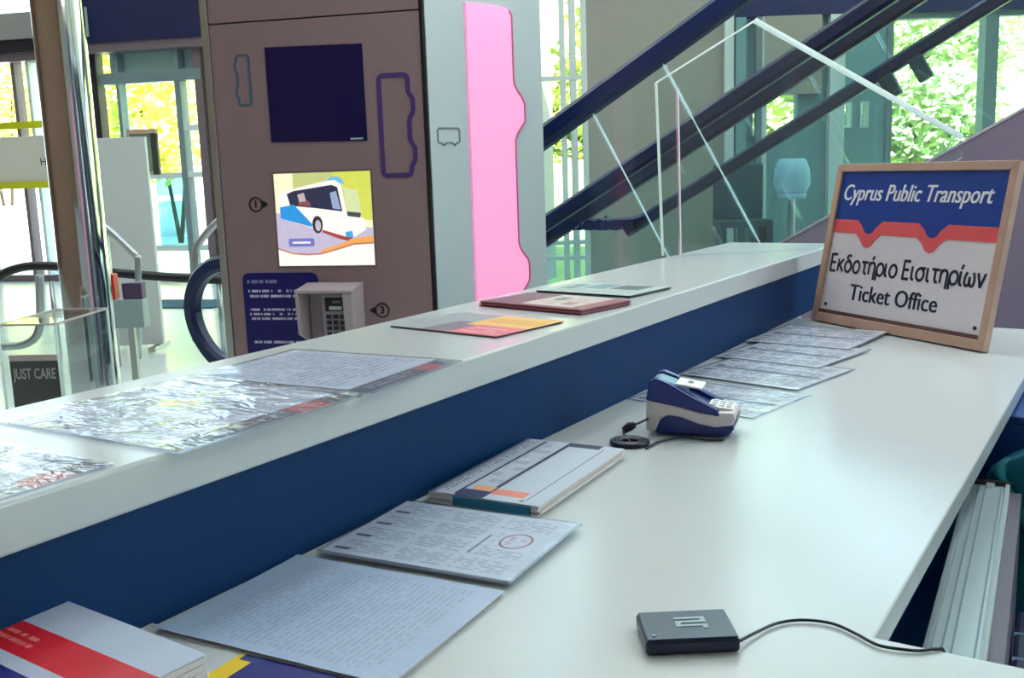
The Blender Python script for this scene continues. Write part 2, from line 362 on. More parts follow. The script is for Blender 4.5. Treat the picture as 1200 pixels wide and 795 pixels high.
flb('lower_pane', fx(127, 130), fx(146, 130), zt2-1.6, zt2, .065, .075, pane_mat('pale_teal_pane', (.72, .88, .88)), fac)
# upper facade glazing above the fascia, seen only in reflections on the glossy counter
for a in range(-6, 6, 2): flb('mullion', a-.03, a+.03, 3.65, CEIL, 0, .1, MULLG, fac); flb('upper_pane', a+.03, a+1.97, 3.65, CEIL, .05, .06, WGLASS, fac)
# sign board inside the glass door with yellow rails
sb = thing('door_sign', 'pale sign board between two yellow rails on the left glass door', 'sign', MF)
box('board', (fx(-30, 190), -.06, fz(30, 214)), (fx(62, 190), -.02, fz(30, 160)), mat('board_cream', (214, 208, 200), .6), sb)
for y in (147, 217): box('rail', (fx(-40, y), -.10, fz(30, y)-.05), (fx(62, y), -.04, fz(30, y)+.05), mat('yellow_rail', (205, 205, 30), .4), sb)
text('lettering', 'H', .16, DARKF, sb, Matrix.Translation((fx(54, 190), -.062, fz(54, 190))) @ Matrix.Rotation(R(90), 4, 'X'))
# upper lamp fitting
box('trim_9', (fx(-20, 8), -1.0, fz(10, 16)), (fx(33, 8), -.8, fz(10, 2)), WALLW, None, M=MF)['kind'] = 'structure'

# ------------------------------------------------------------------ outdoors
GRASS = mat('grass', (190, 200, 120), .9, var=.35, scale=1.5)
PAVE = mat('paving', (214, 208, 200), .9, var=.06, scale=1)
g = mk('ground', [(-80, -40, -.14), (60, -40, -.14), (60, 80, -.14), (-80, 80, -.14)], [(0, 1, 2, 3)], PAVE); struct(g)
# rising hillside beyond the great window
V = []; Fc = []; nx, ny = 40, 24
for j in range(ny+1):
    for i in range(nx+1):
        s = -1+i*1.0; d = 3.4+j*1.3; z = -.13 + max(0, (d-3.6))*.42 + .5*noise.noise((s*.35, d*.35, 0))*(1 if j else 0)
        V.append(bw(s, z, d))
for j in range(ny):
    for i in range(nx): a = j*(nx+1)+i; Fc.append((a, a+1, a+nx+2, a+nx+1))
h = mk('hillside', V, Fc, GRASS, smooth=True); struct(h)
def leaves(c, rad, n, size, rnd):
    V = []; Fc = []
    for i in range(n):
        while True:
            p = Vector((rnd.uniform(-1, 1), rnd.uniform(-1, 1), rnd.uniform(-1, 1)))
            if .35 < p.length < 1: break
        q = Vector((p.x*rad[0], p.y*rad[1], p.z*rad[2])) * (1+.25*noise.noise(p*2.3+Vector(c)))
        a = Vector((rnd.gauss(0, 1), rnd.gauss(0, 1), rnd.gauss(0, .6))).normalized(); b = a.orthogonal().normalized(); s = size*rnd.uniform(.6, 1.3)
        k = len(V); o = Vector(c)+q
        V += [o-a*s, o+b*s*.5, o+a*s, o-b*s*.5]; Fc.append((k, k+1, k+2, k+3))
    return V, Fc
LEAF = [mat('leaf_light', (205, 215, 130), .7, var=.35, scale=2), mat('leaf_mid', (178, 192, 112), .7, var=.35, scale=2), mat('leaf_teal', (200, 212, 150), .7, var=.35, scale=2), mat('leaf_yellow', (228, 226, 120), .7, var=.3, scale=2)]
BARK = mat('bark', (96, 78, 60), .9, var=.2)
def plant(name, base, h, rad, n, size, ma, label, cat, group=None, stems=3):
    rnd = random.Random(hash((round(base[0], 2), round(base[1], 2))) & 0xffff)
    t = thing(name, label, cat, Matrix.Translation(base), group)
    V, Fc = leaves((0, 0, h-rad[2]*.9), rad, n, size, rnd); mk('foliage', V, Fc, ma, t)
    for k in range(stems):
        a = 2*math.pi*k/stems; e = Vector((math.cos(a)*rad[0]*.4, math.sin(a)*rad[1]*.4, h-rad[2]*.8))
        tube('stem', [(0, 0, -.1), Vector((0, 0, 0)).lerp(e, .5)+Vector((.05, 0, 0)), e], [.06, .045, .02], BARK, t, 6)
    return t
def hill_z(d): return -.13+max(0, d-3.6)*.42
bush = [(3.6, 6.0, 1.6, (1.2, 1.0, .9), 0), (5.4, 7.0, 2.0, (1.3, 1.1, 1.1), 2), (6.8, 6.2, 1.8, (1.2, 1.0, 1.0), 2), (4.4, 9.5, 2.4, (1.5, 1.3, 1.3), 1), (6.2, 10.5, 2.6, (1.6, 1.3, 1.4), 2),
        (8.0, 9.0, 2.4, (1.5, 1.3, 1.3), 2), (3.0, 12, 2.6, (1.7, 1.4, 1.4), 1), (5.2, 13.5, 2.8, (1.8, 1.4, 1.5), 1), (7.6, 13.5, 2.8, (1.8, 1.4, 1.5), 2), (9.8, 12, 2.6, (1.7, 1.4, 1.4), 2), (2.2, 8.2, 1.8, (1.2, 1, 1), 0)]
for s, d, hh, rad, mi in bush:
    p = bw(s, hill_z(d), d)
    plant('hillside_shrub', p, hh, rad, 2600, .11, LEAF[mi], 'bushy sunlit shrub on the hillside behind the escalators', 'shrub', 'hillside shrubs seen through the great window')
tr = [(150, 22, 4.6, (1.6, 1.6, 1.7), 3, 'yellow-green tree outside the open entrance door'), (205, 26, 5.6, (1.9, 1.9, 2.1), 3, 'taller yellow-green tree outside, right in the door opening'), (4, 31, 5.2, (2.0, 2.0, 1.5), 3, 'yellow-green tree outside above the door sign board'), (650, 19, 3.6, (1.4, 1.4, 1.4), 1, 'green tree outside the narrow glass bay beside the grey panel')]
for x, D, hh, rad, mi, lb in tr:
    p = at_d(x, 200, D); p.z = -.14
    plant('garden_tree', p, hh, rad, 2600, .14, LEAF[mi], lb, 'tree', stems=2)
# a low white wall and a parked pale block far outside the entrance
gw = at_d(60, 200, 30); gw.z = -.14
wl_ = thing('garden_wall', 'low white garden wall outside the entrance', 'wall', frame(gw, EXF))
box('wall_body', (-9, 0, 0), (8, .25, .9), WALLW, wl_); box('coping', (-9, -.04, .9), (8, .29, .98), MULL, wl_)

# ------------------------------------------------------------------ added ceiling lamps, out of view, to light the hall
LEDM = mat('fill_diffuser', (255, 252, 246), .5, emit=6, var=.005)
spots = [(-2.0, 4.4), (3.6, 5.2), (-4.2, .5), (-4.2, 3), (-4.4, 6), (-7.5, 1.5), (-7.5, 4.5), (-7.5, 7.5), (-10.5, 3), (-10.5, 6), (-13.5, 3.5), (-1.0, 6.2), (1.8, 7.5), (-3.2, 8.2), (.4, 9.6)]
for i, (x, y) in enumerate(spots):
    t = thing('added_ceiling_lamp', 'added long flat ceiling lamp over the hall, outside the picture', 'lamp', Matrix.Translation((x, y, CEIL)), 'added ceiling lamps')
    box('housing', (-.65, -.2, -.06), (.65, .2, 0), WALLW, t); box('diffuser', (-.61, -.16, -.07), (.61, .16, -.06), LEDM, t)
    ld = bpy.data.lights.new('fill_light', 'AREA'); ld.shape = 'RECTANGLE'; ld.size = 1.2; ld.size_y = .3; ld.energy = FILL_W; ld.color = (.90, .97, 1)
    lo = bpy.data.objects.new('fill_light', ld); COL.objects.link(lo); lo.parent = t; lo.location = (0, 0, -.09)

for x, y, wv in ((.45, 2.9, 19), (-1.5, 3.1, 14)):        # two unseen pendants added to brighten the far half of the counter
    t = thing('added_pendant_lamp', 'added slim pendant lamp hanging over the counter, above the picture', 'lamp', Matrix.Translation((x, y, 3.4)), 'added pendant lamps')
    box('housing', (-.06, -.6, 0), (.06, .6, .07), WALLW, t, .01); box('diffuser', (-.05, -.58, -.008), (.05, .58, 0), LEDM, t)
    for yy in (-.45, .45): tube('cord', [(0, yy, .07), (0, yy, CEIL-3.4)], .004, BLACK, t, 6)
    ld = bpy.data.lights.new('fill_light', 'AREA'); ld.shape = 'RECTANGLE'; ld.size = .1; ld.size_y = 1.15; ld.energy = wv; ld.color = (.94, .98, 1)
    lo = bpy.data.objects.new('fill_light', ld); COL.objects.link(lo); lo.parent = t; lo.location = (0, 0, -.02)

# ------------------------------------------------------------------ escalators
TAN = math.tan(R(29.3)); CS = math.cos(R(29.3)); SN = math.sin(R(29.3))
def hz(x): return 2.138+TAN*(x+1.511)          # handrail centre line
XL, XT = -3.62, 1.9
def strip(name, pts, half, y0, y1, ma, parent):
    """band that follows a path in XZ, 2*half deep, from y0 to y1"""
    pts = [Vector(p) for p in pts]; n = len(pts); V = []; Fc = []
    for i, p in enumerate(pts):
        t = (pts[min(i+1, n-1)]-pts[max(i-1, 0)]).normalized(); nn = Vector((-t.y, t.x))
        lo = p-nn*half; hi = p+nn*half
        c = min(half, (y1-y0)/2)*.45
        for q, y in ((lo+nn*c, y0), (hi-nn*c, y0), (hi, y0+c), (hi, y1-c), (hi-nn*c, y1), (lo+nn*c, y1), (lo, y1-c), (lo, y0+c)): V.append((q.x, y, q.y))
    for i in range(n-1):
        for k in range(8): a = 8*i; Fc.append((a+k, a+(k+1) % 8, a+8+(k+1) % 8, a+8+k))
    Fc.append(tuple(range(8))); Fc.append(tuple(8*(n-1)+k for k in range(8)))
    return mk(name, V, Fc, ma, parent)
def rail_path():
    p = [(XL-.95, .36), (XL-1.13, .42), (XL-1.26, .56), (XL-1.30, .72), (XL-1.24, .87), (XL-1.10, .97), (XL-.9, 1.0)]
    p += [(XL-.4, 1.0), (XL-.1, 1.005), (XL+.15, 1.04), (XL+.45, hz(XL+.45)), (XT, hz(XT)), (XT+.4, hz(XT)+.14), (XT+1.2, hz(XT)+.16)]
    return p
STEPM = mat('step_metal', (90, 96, 104), .45, metal=.6); DECK = mat('deck_metal', (126, 124, 140), .4, metal=.3)
JOINT = mat('glass_joint', (190, 222, 222), .3)
def escalator(name, label, y0, y1, joints0, clad):
    t = thing(name, label, 'escalator')
    for y, js in ((y0, joints0), (y1, [j+.5 for j in joints0])):
        strip('handrail', [(q.x, q.z) for q in smooth_path([(a_, 0, b_) for a_, b_ in rail_path()], 5)], .048, y-.045, y+.045, HANDRAIL, t)
        # inclined glass sheets, cut square to the slope, each one its own pane
        cuts = [XL-.1]+js+[XT]
        for a, b in zip(cuts[:-1], cuts[1:]):
            def foot(x): return (x, y-.006, hz(x)-.04/CS)
            P = [Vector(foot(a)), Vector(foot(b)), Vector(foot(b))+Vector((SN, 0, -CS))*.95, Vector(foot(a))+Vector((SN, 0, -CS))*.95]
            g_ = Vector((CS, 0, SN))*.006
            prism('glass_panel', [P[0]+g_, P[1]-g_, P[2]-g_, P[3]+g_], (0, .012, 0), GLASS, t)
            if a != cuts[0] and y < 4.5: prism('glass_joint', [P[0]-g_*.25, P[0]+g_*.25, P[3]+g_*.25, P[3]-g_*.25], (0, .012, 0), JOINT, t)
        prism('glass_panel', [(XL-1.1, y-.006, .16), (XL-.1, y-.006, .16), (XL-.1, y-.006, .95), (XL-1.1, y-.006, .95)], (0, .012, 0), GLASS, t)
        # deck band at the foot of the glass
        k = 1.0/CS
        strip('deck', [(XL-1.3, .10), (XL+.35, .10), (XL+.8, hz(XL+.8)-k+.03), (XT+.6, hz(XT+.6)-k)], .02, y-.06, y+.06, DECK, t)
    k = .985/CS
    for side, ya in (('near', y0-.10), ('far', y1+.08)):
        x2 = XT+.6
        P = [(XL-1.35, ya, 0), (XL-1.35, ya, .11), (-1.511+(.11+k-2.138)/TAN, ya, .11), (x2, ya, hz(x2)-k), (x2, ya, hz(x2)-k-1.15), (XL+3.4, ya, 0)]
        prism('side_cladding', P, (0, .02, 0), clad, t)
    prism('soffit', [(XL+3.4, y0-.08, .0), (XT+.6, y0-.08, hz(XT+.6)-k-1.15), (XT+.6, y1+.08, hz(XT+.6)-k-1.15), (XL+3.4, y1+.08, 0)], (0, 0, .03), clad, t)
    x = XL+.6; n = 0
    while x < XT:
        z = hz(x)-k-.06
        if z > .03: box('step', (x-.2, y0+.12, z-.2), (x+.2, y1-.12, z), STEPM, t)
        x += .40
    return t
j1 = at_y(872, 238, 4.2); j2 = at_y(749, 224, 4.2)
def xfoot(p):      # x of the handrail point a square joint through p starts from
    d = (hz(p.x)-p.z)*CS; return p.x-d*SN
xa, xb = sorted((xfoot(j1), xfoot(j2))); st = xb-xa
escalator('escalator', 'near glass-sided escalator with navy handrail and mauve side cladding', 4.2, 5.72, [xa, xb], CLAD)
esc2 = escalator('escalator', 'far escalator behind, its thinner handrails crossing the green window', 6.12, 7.6, [xa-.4, xb-.3], mat('far_cladding', (110, 140, 150), .5))
up = struct(prism('trim_10', [(XT+.5, 3.4, 2.62), (4.95, 3.4, 2.62), (4.95, 8.6, 2.62), (XT+.5, 8.6, 2.62)], (0, 0, .3), WALLP))
up.name = 'floor_upper'
# dark bracket boxes below the far handrail
for k, (x, y) in enumerate(((1078, 78), (1042, 98))):
    p = at_y(x, y, 7.6); b = prism('bracket_box', [(-.05, -.04, -.10), (.05, -.04, -.10), (.05, -.04, .13), (-.05, -.04, .13)], (0, .08, 0), mat('bracket_dark', (54, 84, 96), .5), esc2, .008, 'dark box below the handrail')
    b.matrix_local = Matrix.Translation(p) @ Matrix.Rotation(R(-29), 4, 'Y')
# lettering on the near escalator glass
lt = at_y(702, 262, 4.19)
lg = thing('glass_decal', 'dark blue lettering decal on the near escalator glass', 'decal', Matrix.Translation((lt.x, 4.186, lt.z)))
text('lettering', 'motion', .105, HANDRAIL, lg, Matrix.Rotation(R(90), 4, 'X'), width=.34, depth=.0005)

# pale blue chair and dark bench by the teal wall
pc = at_d(928, 215, 9.4); pc.z = 0
ch = thing('bar_stool', 'pale blue round-backed bar stool seen through the escalator glass', 'stool', frame(pc, RH))
PB = mat('pale_blue_fabric', (170, 214, 238), .6)
def lathe(name, prof, ma, parent, seg=20, arc=(0, 2*math.pi), label=None, c=(0, 0)):
    V = []; Fc = []; n = len(prof); full = abs(arc[1]-arc[0]-2*math.pi) < 1e-4; m_ = seg if full else seg+1
    for k in range(m_):
        a = arc[0]+(arc[1]-arc[0])*k/seg
        for r_, z in prof: V.append((c[0]+r_*math.cos(a), c[1]+r_*math.sin(a), z))
    for k in range(seg):
        for i in range(n-1): Fc.append((k*n+i, ((k+1) % m_)*n+i, ((k+1) % m_)*n+i+1, k*n+i+1))
    return mk(name, V, Fc, ma, parent, None, True, label)
lathe('seat', [(0.01, 1.12), (.12, 1.12), (.13, 1.15), (.12, 1.19), (.01, 1.19)], PB, ch)
lathe('backrest', [(.13, 1.18), (.165, 1.25), (.155, 1.38), (.12, 1.47), (.09, 1.48), (.10, 1.4), (.12, 1.18)], PB, ch, 18, (R(-200), R(20)))
lathe('pedestal', [(.2, 0), (.2, .02), (.03, .04), (.03, 1.12)], STEEL, ch)
pb = at_d(902, 240, 9.75); pb.z = 0
be = thing('storage_bench', 'dark slatted bench left of the pale blue stool', 'bench', frame(pb, RH))
TD = mat('teal_dark', (46, 84, 100), .6)
box('seat', (-.5, -.2, .86), (-.02, .2, .92), TD, be)
for i in range(3): box('slat', (-.34+i*.13, -.2, .1), (-.28+i*.13, -.17, .86), TD, be)
for x in (-.48, -.08): box('leg', (x, -.16, 0), (x+.04, .16, .86), TD, be)
box('backrest', (-.5, .16, .92), (-.02, .2, 1.45), TD, be, .02)

# ------------------------------------------------------------------ service counter
DE = 2.9                              # far end of the worktop
ct = thing('service_counter', 'white and navy ticket counter with a raised ledge above the worktop', 'counter')
def rounded_slab(name, lo, hi, ma, bev, parent): return box(name, lo, hi, ma, parent, bev, 3)
XE = -.203                            # clerk side of the worktop
rounded_slab('ledge', (XB, -1.2, ZS-.049), (XF, 3.33, ZS), WHITE, .004, ct)
box('upstand', (XF-.10, -1.2, ZD), (XF-.006, 3.27, ZS-.049), NAVY_PANEL, ct)
box('customer_front', (XB+.05, -1.2, 0), (XF-.10, 3.28, ZS-.049), WHITE, ct)
# L-shaped worktop: long run plus the short return nearest the camera
yr = at_z(1100, 762, ZD).y
P = [(XF-.10, -1.2), (.9, -1.2), (.9, yr), (XE, yr), (XE, DE), (XF-.10, DE)]
prism('worktop', [(x, y, ZD-.032) for x, y in P], (0, 0, .032), WHITE, ct, .003)
box('under_rail', (XE-.050, yr+.02, ZD-.075), (XE-.040, 2.08, ZD-.065), STEEL, ct)
for y in (yr+.1, 2.0): box('rail_hanger', (XE-.050, y, ZD-.065), (XE-.040, y+.02, ZD-.032), STEEL, ct)
box('modesty_panel', (XF-.08, -1.0, 0), (XF-.05, DE, ZD-.032), NAVY_PANEL, ct)
box('end_panel', (XF-.05, DE-.03, 0), (XE-.02, DE, ZD-.032), NAVY_PANEL, ct)
box('inner_panel', (XE-.10, yr+.05, 0), (XE-.085, 2.08, ZD-.10), mat('deep_teal_panel', (30, 110, 180), .5), ct)
# low blue cabinet beyond the clerk's side
cb = thing('low_cabinet', 'bright blue cabinet standing beyond the clerk side of the worktop', 'cabinet')
CBM = mat('blue_cabinet', (12, 70, 150), .4)
yc = 2.10
box('body', (XE-.075, yc, .0), (.9, 2.85, .985), CBM, cb, .003); box('top', (XE-.075, yc-.005, .985), (.9, 2.86, 1.000), CBM, cb, .002)
# open metal drawer with rails
zc = .90
c0 = at_z(1183, 571, zc); c1 = at_z(1153, 786, zc); c2 = at_z(1150, 576, zc); dirc = (c0-c1).normalized(); L_ = (c0-c1).length
md = thing('drawer_rail', 'pale metal drawer side running beside the worktop edge', 'drawer', frame(c1, (dirc.y, -dirc.x, 0)))
wd = (c0-c2).length
pl_ = L_; x0 = -wd
box('channel', (x0, -.22, -.05), (0, pl_, 0), ALU, md, .002)
for a in (.18, .36, .78): box('groove', (x0+wd*a, -.22, 0), (x0+wd*a+.0025, pl_-.004, .0012), mat('groove_grey', (140, 165, 178), .4), md)
box('lip', (-.006, -.22, -.045), (.001, pl_, .006), EDGE, md); box('lip', (x0-.008, -.22, -.06), (x0, pl_, .004), EDGE, md)
box('end_cap', (x0+.004, pl_-.004, -.04), (.002, pl_+.01, .008), BLACK, md, .002)
box('catch', (x0+wd*.4, pl_-.02, 0), (x0+wd*.62, pl_-.012, .008), EDGE, md)
box('drawer_wall', (.001, -.22, -.30), (.02, pl_+.005, -.012), mat('mauve_metal', (112, 104, 124), .4), md)
box('drawer_front', (x0-.01, -.24, -.30), (.30, -.22, -.012), ALU, md)
box('drawer_floor', (.02, -.22, -.31), (.28, pl_, -.30), NAVY, md)
# cash trays inside the drawer, a stack of dark boxes
for i in range(5):
    o = box('cash_tray', (.025, -.02+i*.115, -.298), (.20, .085+i*.115, -.10-.012*i), mat('tray_navy', (16, 34, 74), .4), None, .006, M=md.matrix_world)
    tag(o, ['dark tray in the metal drawer, the nearest', 'dark tray in the metal drawer, second from the near end', 'dark tray in the middle of the metal drawer', 'dark tray in the metal drawer, second from the far end', 'dark tray in the metal drawer, the farthest'][i], 'tray', 'trays in the metal drawer')
    box('rim', (.024, -.022+i*.115, -.112-.012*i), (.201, -.008+i*.115, -.098-.012*i), mat('tray_rim', (90, 120, 165), .4), o)
# teal bag
pt = at_z(1183, 590, .86)
bag = thing('fabric_bag', 'teal fabric bag slumped behind the metal drawer', 'bag', frame((-.13, 2.04, .0), (1, .04, 0)))
TEALF = mat('teal_fabric', (10, 120, 140), .75, var=.15, scale=20, bump=.4, bscale=14)
bm = bmesh.new(); bmesh.ops.create_cube(bm, size=1)
bmesh.ops.subdivide_edges(bm, edges=list(bm.edges), cuts=7, use_grid_fill=True)
for v in bm.verts:
    p = v.co.copy(); r_ = 1-.35*max(0, abs(p.x*2)**4-.2)*max(0, abs(p.y*2)); k = 1-.55*max(0, p.z)**1.3
    v.co = Vector((p.x*.27*r_, p.y*.09*k*r_, .483+p.z*.96-.20*max(0, p.z)*abs(p.x*2)**2)) + .010*noise.noise_vector(p*5)
from_bm('bag_body', bm, TEALF, bag, True)
tube('strap', smooth_path([(-.07, -.01, .93), (-.08, -.045, .90), (0, -.055, .80), (.07, -.045, .90), (.07, -.01, .93)]), .012, TEALF, bag, 6)

# ------------------------------------------------------------------ clear acrylic screen across the ledge
pA = at_z(777, 300, ZS); HS = R(37); ESC = Vector((math.cos(HS), math.sin(HS), 0)); NSC = Vector((-math.sin(HS), math.cos(HS), 0))
AS = lambda x, y: at_plane(x, y, pA, NSC)
sc = thing('acrylic_screen', 'clear acrylic screen with bright polished edges standing at the far end of the ledge', 'screen', frame(pA, ESC))
def loc(p): q = Vector(p)-pA; return (q.dot(ESC), q.z)
qB, qC, qD = loc(AS(769, 97)), loc(AS(885, 24)), loc(AS(1128, 161))
qE = ((XF-.01-pA.x)/ESC.x, 0.0)
prism('sheet', [(x, 0, z) for x, z in ((0, 0), qB, qC, qD, (qD[0], qD[1]-.06), qE)], (0, .005, 0), ACRYL, sc)
def edge_bar(a, b, w, name='polished_edge'):
    a, b = Vector((a[0], -.001, a[1])), Vector((b[0], -.001, b[1])); t = (b-a).normalized(); n_ = Vector((-t.z, 0, t.x))*w/2
    return prism(name, [a-n_, b-n_, b+n_, a+n_], (0, .007, 0), EDGE, sc)
edge_bar(qC, qD, .016); edge_bar(qB, qC, .005); edge_bar((0, 0), qB, .007)
prism('return_sheet', [(.045, -.004, 0), (.04, -.004, qB[1]-.02), (.04, -.03, qB[1]-.02), (.045, -.03, 0)], (.004, 0, 0), ACRYL, sc)
prism('return_edge', [(.045, -.034, 0), (.04, -.034, qB[1]-.02), (.04, -.030, qB[1]-.02), (.045, -.030, 0)], (.003, 0, 0), EDGE, sc)

# ------------------------------------------------------------------ ticket office sign
BL, BR = at_z(950, 376, ZD), at_z(1153, 415, ZD); exs = (BR-BL).normalized(); back = Vector((-exs.y, exs.x, 0)); LEAN = R(11.5)
ups = Vector((0, 0, 1))*math.cos(LEAN)+back*math.sin(LEAN)
ez = ups; M_ = Matrix((exs, ups.cross(exs), ups)).transposed().to_4x4(); M_.translation = BL+Vector((0, 0, .004))
sg = thing('office_sign', 'wood-framed ticket office sign leaning on the far end of the worktop', 'sign', M_)
SW, SH, FW = .603, .438, .021
def rail_(nm, a, b, c, d): return prism(nm, [(x, 0, z) for x, z in (a, b, c, d)], (0, .02, 0), WOOD, sg, .0015)
rail_('frame_rail', (0, 0), (SW, 0), (SW-FW, FW*1.2), (FW, FW*1.2)); rail_('frame_rail', (0, SH), (FW, SH-FW), (SW-FW, SH-FW), (SW, SH))
rail_('frame_rail', (0, 0), (FW, FW*1.2), (FW, SH-FW), (0, SH)); rail_('frame_rail', (SW, 0), (SW, SH), (SW-FW, SH-FW), (SW-FW, FW*1.2))
x0, x1, z0, z1 = FW, SW-FW, FW*1.2, SH-FW
SBLUE = mat('sign_blue', (20, 62, 150), .35); SRED = mat('sign_red', (232, 92, 98), .35); SWHITE = mat('sign_white', (224, 218, 226), .35); INK = mat('ink_navy', (22, 24, 48), .5); TXW = mat('letter_white', (240, 242, 248), .4)
bd = box('board', (x0, .008, z0), (x1, .016, z1), SWHITE, sg)
box('foot_strip', (x0, .004, z0-.002), (x1, .009, z0+.010), mat('lip_brown', (96, 66, 62), .6), sg)  # brown strip along the foot of the board
wdt = x1-x0; zb1 = z0+(z1-z0)*.665; zr = .036
def dipline(zb):
    pts = []
    for c in (.245, .64):
        pts += [(c-.085, 0), (c-.05, -.35), (c-.025, -.75), (c, -.85), (c+.025, -.75), (c+.05, -.35), (c+.085, 0)]
    return [(x0, zb)]+[(x0+u*wdt, zb+v*.042) for u, v in pts]+[(x1, zb)]
dl = dipline(zb1)
def fill(name, top, bot, y, ma):   # band between two equally sampled lines
    n = len(top); V = [(a, y, b) for a, b in top]+[(a, y, b) for a, b in bot]+[(a, .0082, b) for a, b in top]+[(a, .0082, b) for a, b in bot]
    Fc = []
    for i in range(n-1): Fc += [(i, i+1, n+i+1, n+i), (i, 2*n+i, 2*n+i+1, i+1), (n+i, n+i+1, 3*n+i+1, 3*n+i)]
    return mk(name, V, Fc, ma, sg)
bf = fill('blue_field', [(a, z1) for a, b in dl], dl, .0070, SBLUE)
fill('red_band', dl, [(a, b-zr) for a, b in dl], .0066, SRED)
TX = Matrix.Rotation(R(90), 4, 'X')
text('lettering', 'Cyprus Public Transport', .062, TXW, bf, Matrix.Translation(((x0+x1)/2-.014, .0066, z0+(z1-z0)*.85)) @ TX, shear=.22, width=wdt*.90, fat=.0011)
# Greek line drawn stroke by stroke
def ell(cx, cy, rx, ry): return [(cx+rx*math.cos(2*math.pi*k/20), cy+ry*math.sin(2*math.pi*k/20)) for k in range(21)]
def crv(*p): return [(q.x, q.y) for q in smooth_path([(x, y, 0) for x, y in p], 5)]
_eta = [[(0, 0), (0, 1.02)], crv((0, .68), (.15, .90), (.34, .96), (.53, .88), (.60, .66), (.60, .3), (.60, -.4))]
_io = [crv((0, 1.02), (0, .55), (.01, .2), (.09, .05), (.26, .02))]
GK = {'Ε': (.88, [[(0, -.08), (0, 1.44)], [(0, 0), (.62, 0)], [(0, .70), (.56, .70)], [(0, 1.36), (.62, 1.36)]]), 'κ': (.80, [[(0, 0), (0, 1.02)], [(.58, 1.02), (.06, .50)], [(.14, .56), (.64, 0)]]),
      'δ': (.98, [ell(.38, .45, .36, .44), crv((.66, 1.28), (.42, 1.37), (.2, 1.26), (.24, 1.08), (.5, .9), (.69, .68), (.74, .45))]), 'ο': (1.0, [ell(.38, .48, .37, .48)]),
      'τ': (.86, [[(-.04, .94), (.70, .94)], crv((.32, .94), (.32, .5), (.33, .2), (.42, .05), (.62, .02))]), 'η': (.86, _eta), 'ή': (.86, _eta+[[(.26, 1.16), (.42, 1.50)]]),
      'ρ': (.94, [crv((.0, -.4), (.0, .1), (.0, .48)), ell(.37, .48, .37, .48)]), 'ι': (.46, _io), 'ί': (.44, _io+[[(.02, 1.16), (.18, 1.50)]]), 'σ': (1.08, [ell(.38, .46, .37, .46), [(.36, .94), (.88, .94)]]),
      'ω': (1.12, [crv((.16, 1.0), (.04, .72), (.0, .4), (.06, .12), (.22, .02), (.38, .12), (.44, .4), (.44, .68)), crv((.72, 1.0), (.84, .72), (.88, .4), (.82, .12), (.66, .02), (.5, .12), (.44, .4), (.44, .68))]), 'ν': (.80, [[(0, 1.02), (.35, -.02)], [(.31, -.02), (.68, 1.02)]])}
GTXT = 'Εκδοτήριο Εισιτηρίων'
_tot = sum(.46 if c == ' ' else GK[c][0] for c in GTXT)-.12; _u1 = wdt*.945/_tot; _x = x0+wdt*.025; _zb = z0+(z1-z0)*.35-_u1*.55
for c in GTXT:
    if c == ' ': _x += .46*_u1; continue
    V = []; Fc = []
    for p in GK[c][1]:
        n_ = len(p); k0 = len(V)
        for i in range(n_):
            q = Vector(p[i]); t_ = (Vector(p[min(i+1, n_-1)])-Vector(p[max(i-1, 0)]))
            if p[0] == p[-1] and i in (0, n_-1) or (Vector(p[0])-Vector(p[-1])).length < 1e-6 and i in (0, n_-1): t_ = Vector(p[1])-Vector(p[-2])
            t_.normalize(); nn_ = Vector((-t_.y, t_.x))*.112
            for w_ in (q-nn_, q+nn_): V += [(_x+w_.x*_u1, .0074, _zb+w_.y*_u1)]
        Fc += [(k0+2*i, k0+2*i+1, k0+2*i+3, k0+2*i+2) for i in range(n_-1)]
    mk('letter', V, Fc, INK, bd)
    _x += GK[c][0]*_u1
text('lettering', 'Ticket Office', .062, INK, bd, Matrix.Translation(((x0+x1)/2-.018, .0075, z0+(z1-z0)*.165)) @ TX, width=wdt*.55, fat=.0011)
for x in (x0+.02, x1-.02): disc('screw', (x, .008, z0+.025), .005, .002, INK, bd, 12)
prism('easel_leg', [(SW*.46, .02, SH*.62), (SW*.54, .02, SH*.62), (SW*.56, .145, .03), (SW*.44, .145, .03)], (0, .006, 0), WOOD, sg)

# ------------------------------------------------------------------ kiosk
H_K = R(18.5); EK = Vector((math.cos(H_K), math.sin(H_K), 0))
KO = CAM + ray(505, 200)*4.0; KO.z = 0
MK_ = frame(KO, EK)
kio = thing('ticket_kiosk', 'tall taupe self-service ticket kiosk with screens and a card reader', 'kiosk', MK_)
KW = .905; KT = 2.60
box('lower_panel', (-KW, 0, .06), (-.001, .03, 2.096), TAUPE, kio, .002)
box('upper_panel', (-KW, 0, 2.102), (-.001, .03, KT), TAUPE, kio, .002)
box('cabinet_body', (-KW+.004, .03, 0), (-.03, .62, KT), mat('cabinet_grey', (96, 96, 104), .5), kio)
box('side_trim', (-KW-.035, -.004, 0), (-KW-.003, .05, KT), STEEL, kio, .003)
prism('blank_display', [(-.667, 0, 1.626), (-.256, 0, 1.617), (-.256, 0, 1.988), (-.667, 0, 1.997)], (0, -.004, 0), mat('navy_screen', (4, 6, 74), .12, spec=.5), kio)
box('display_mark', (-.325, -.0048, 1.624), (-.272, -.004, 1.630), GREYP, kio)
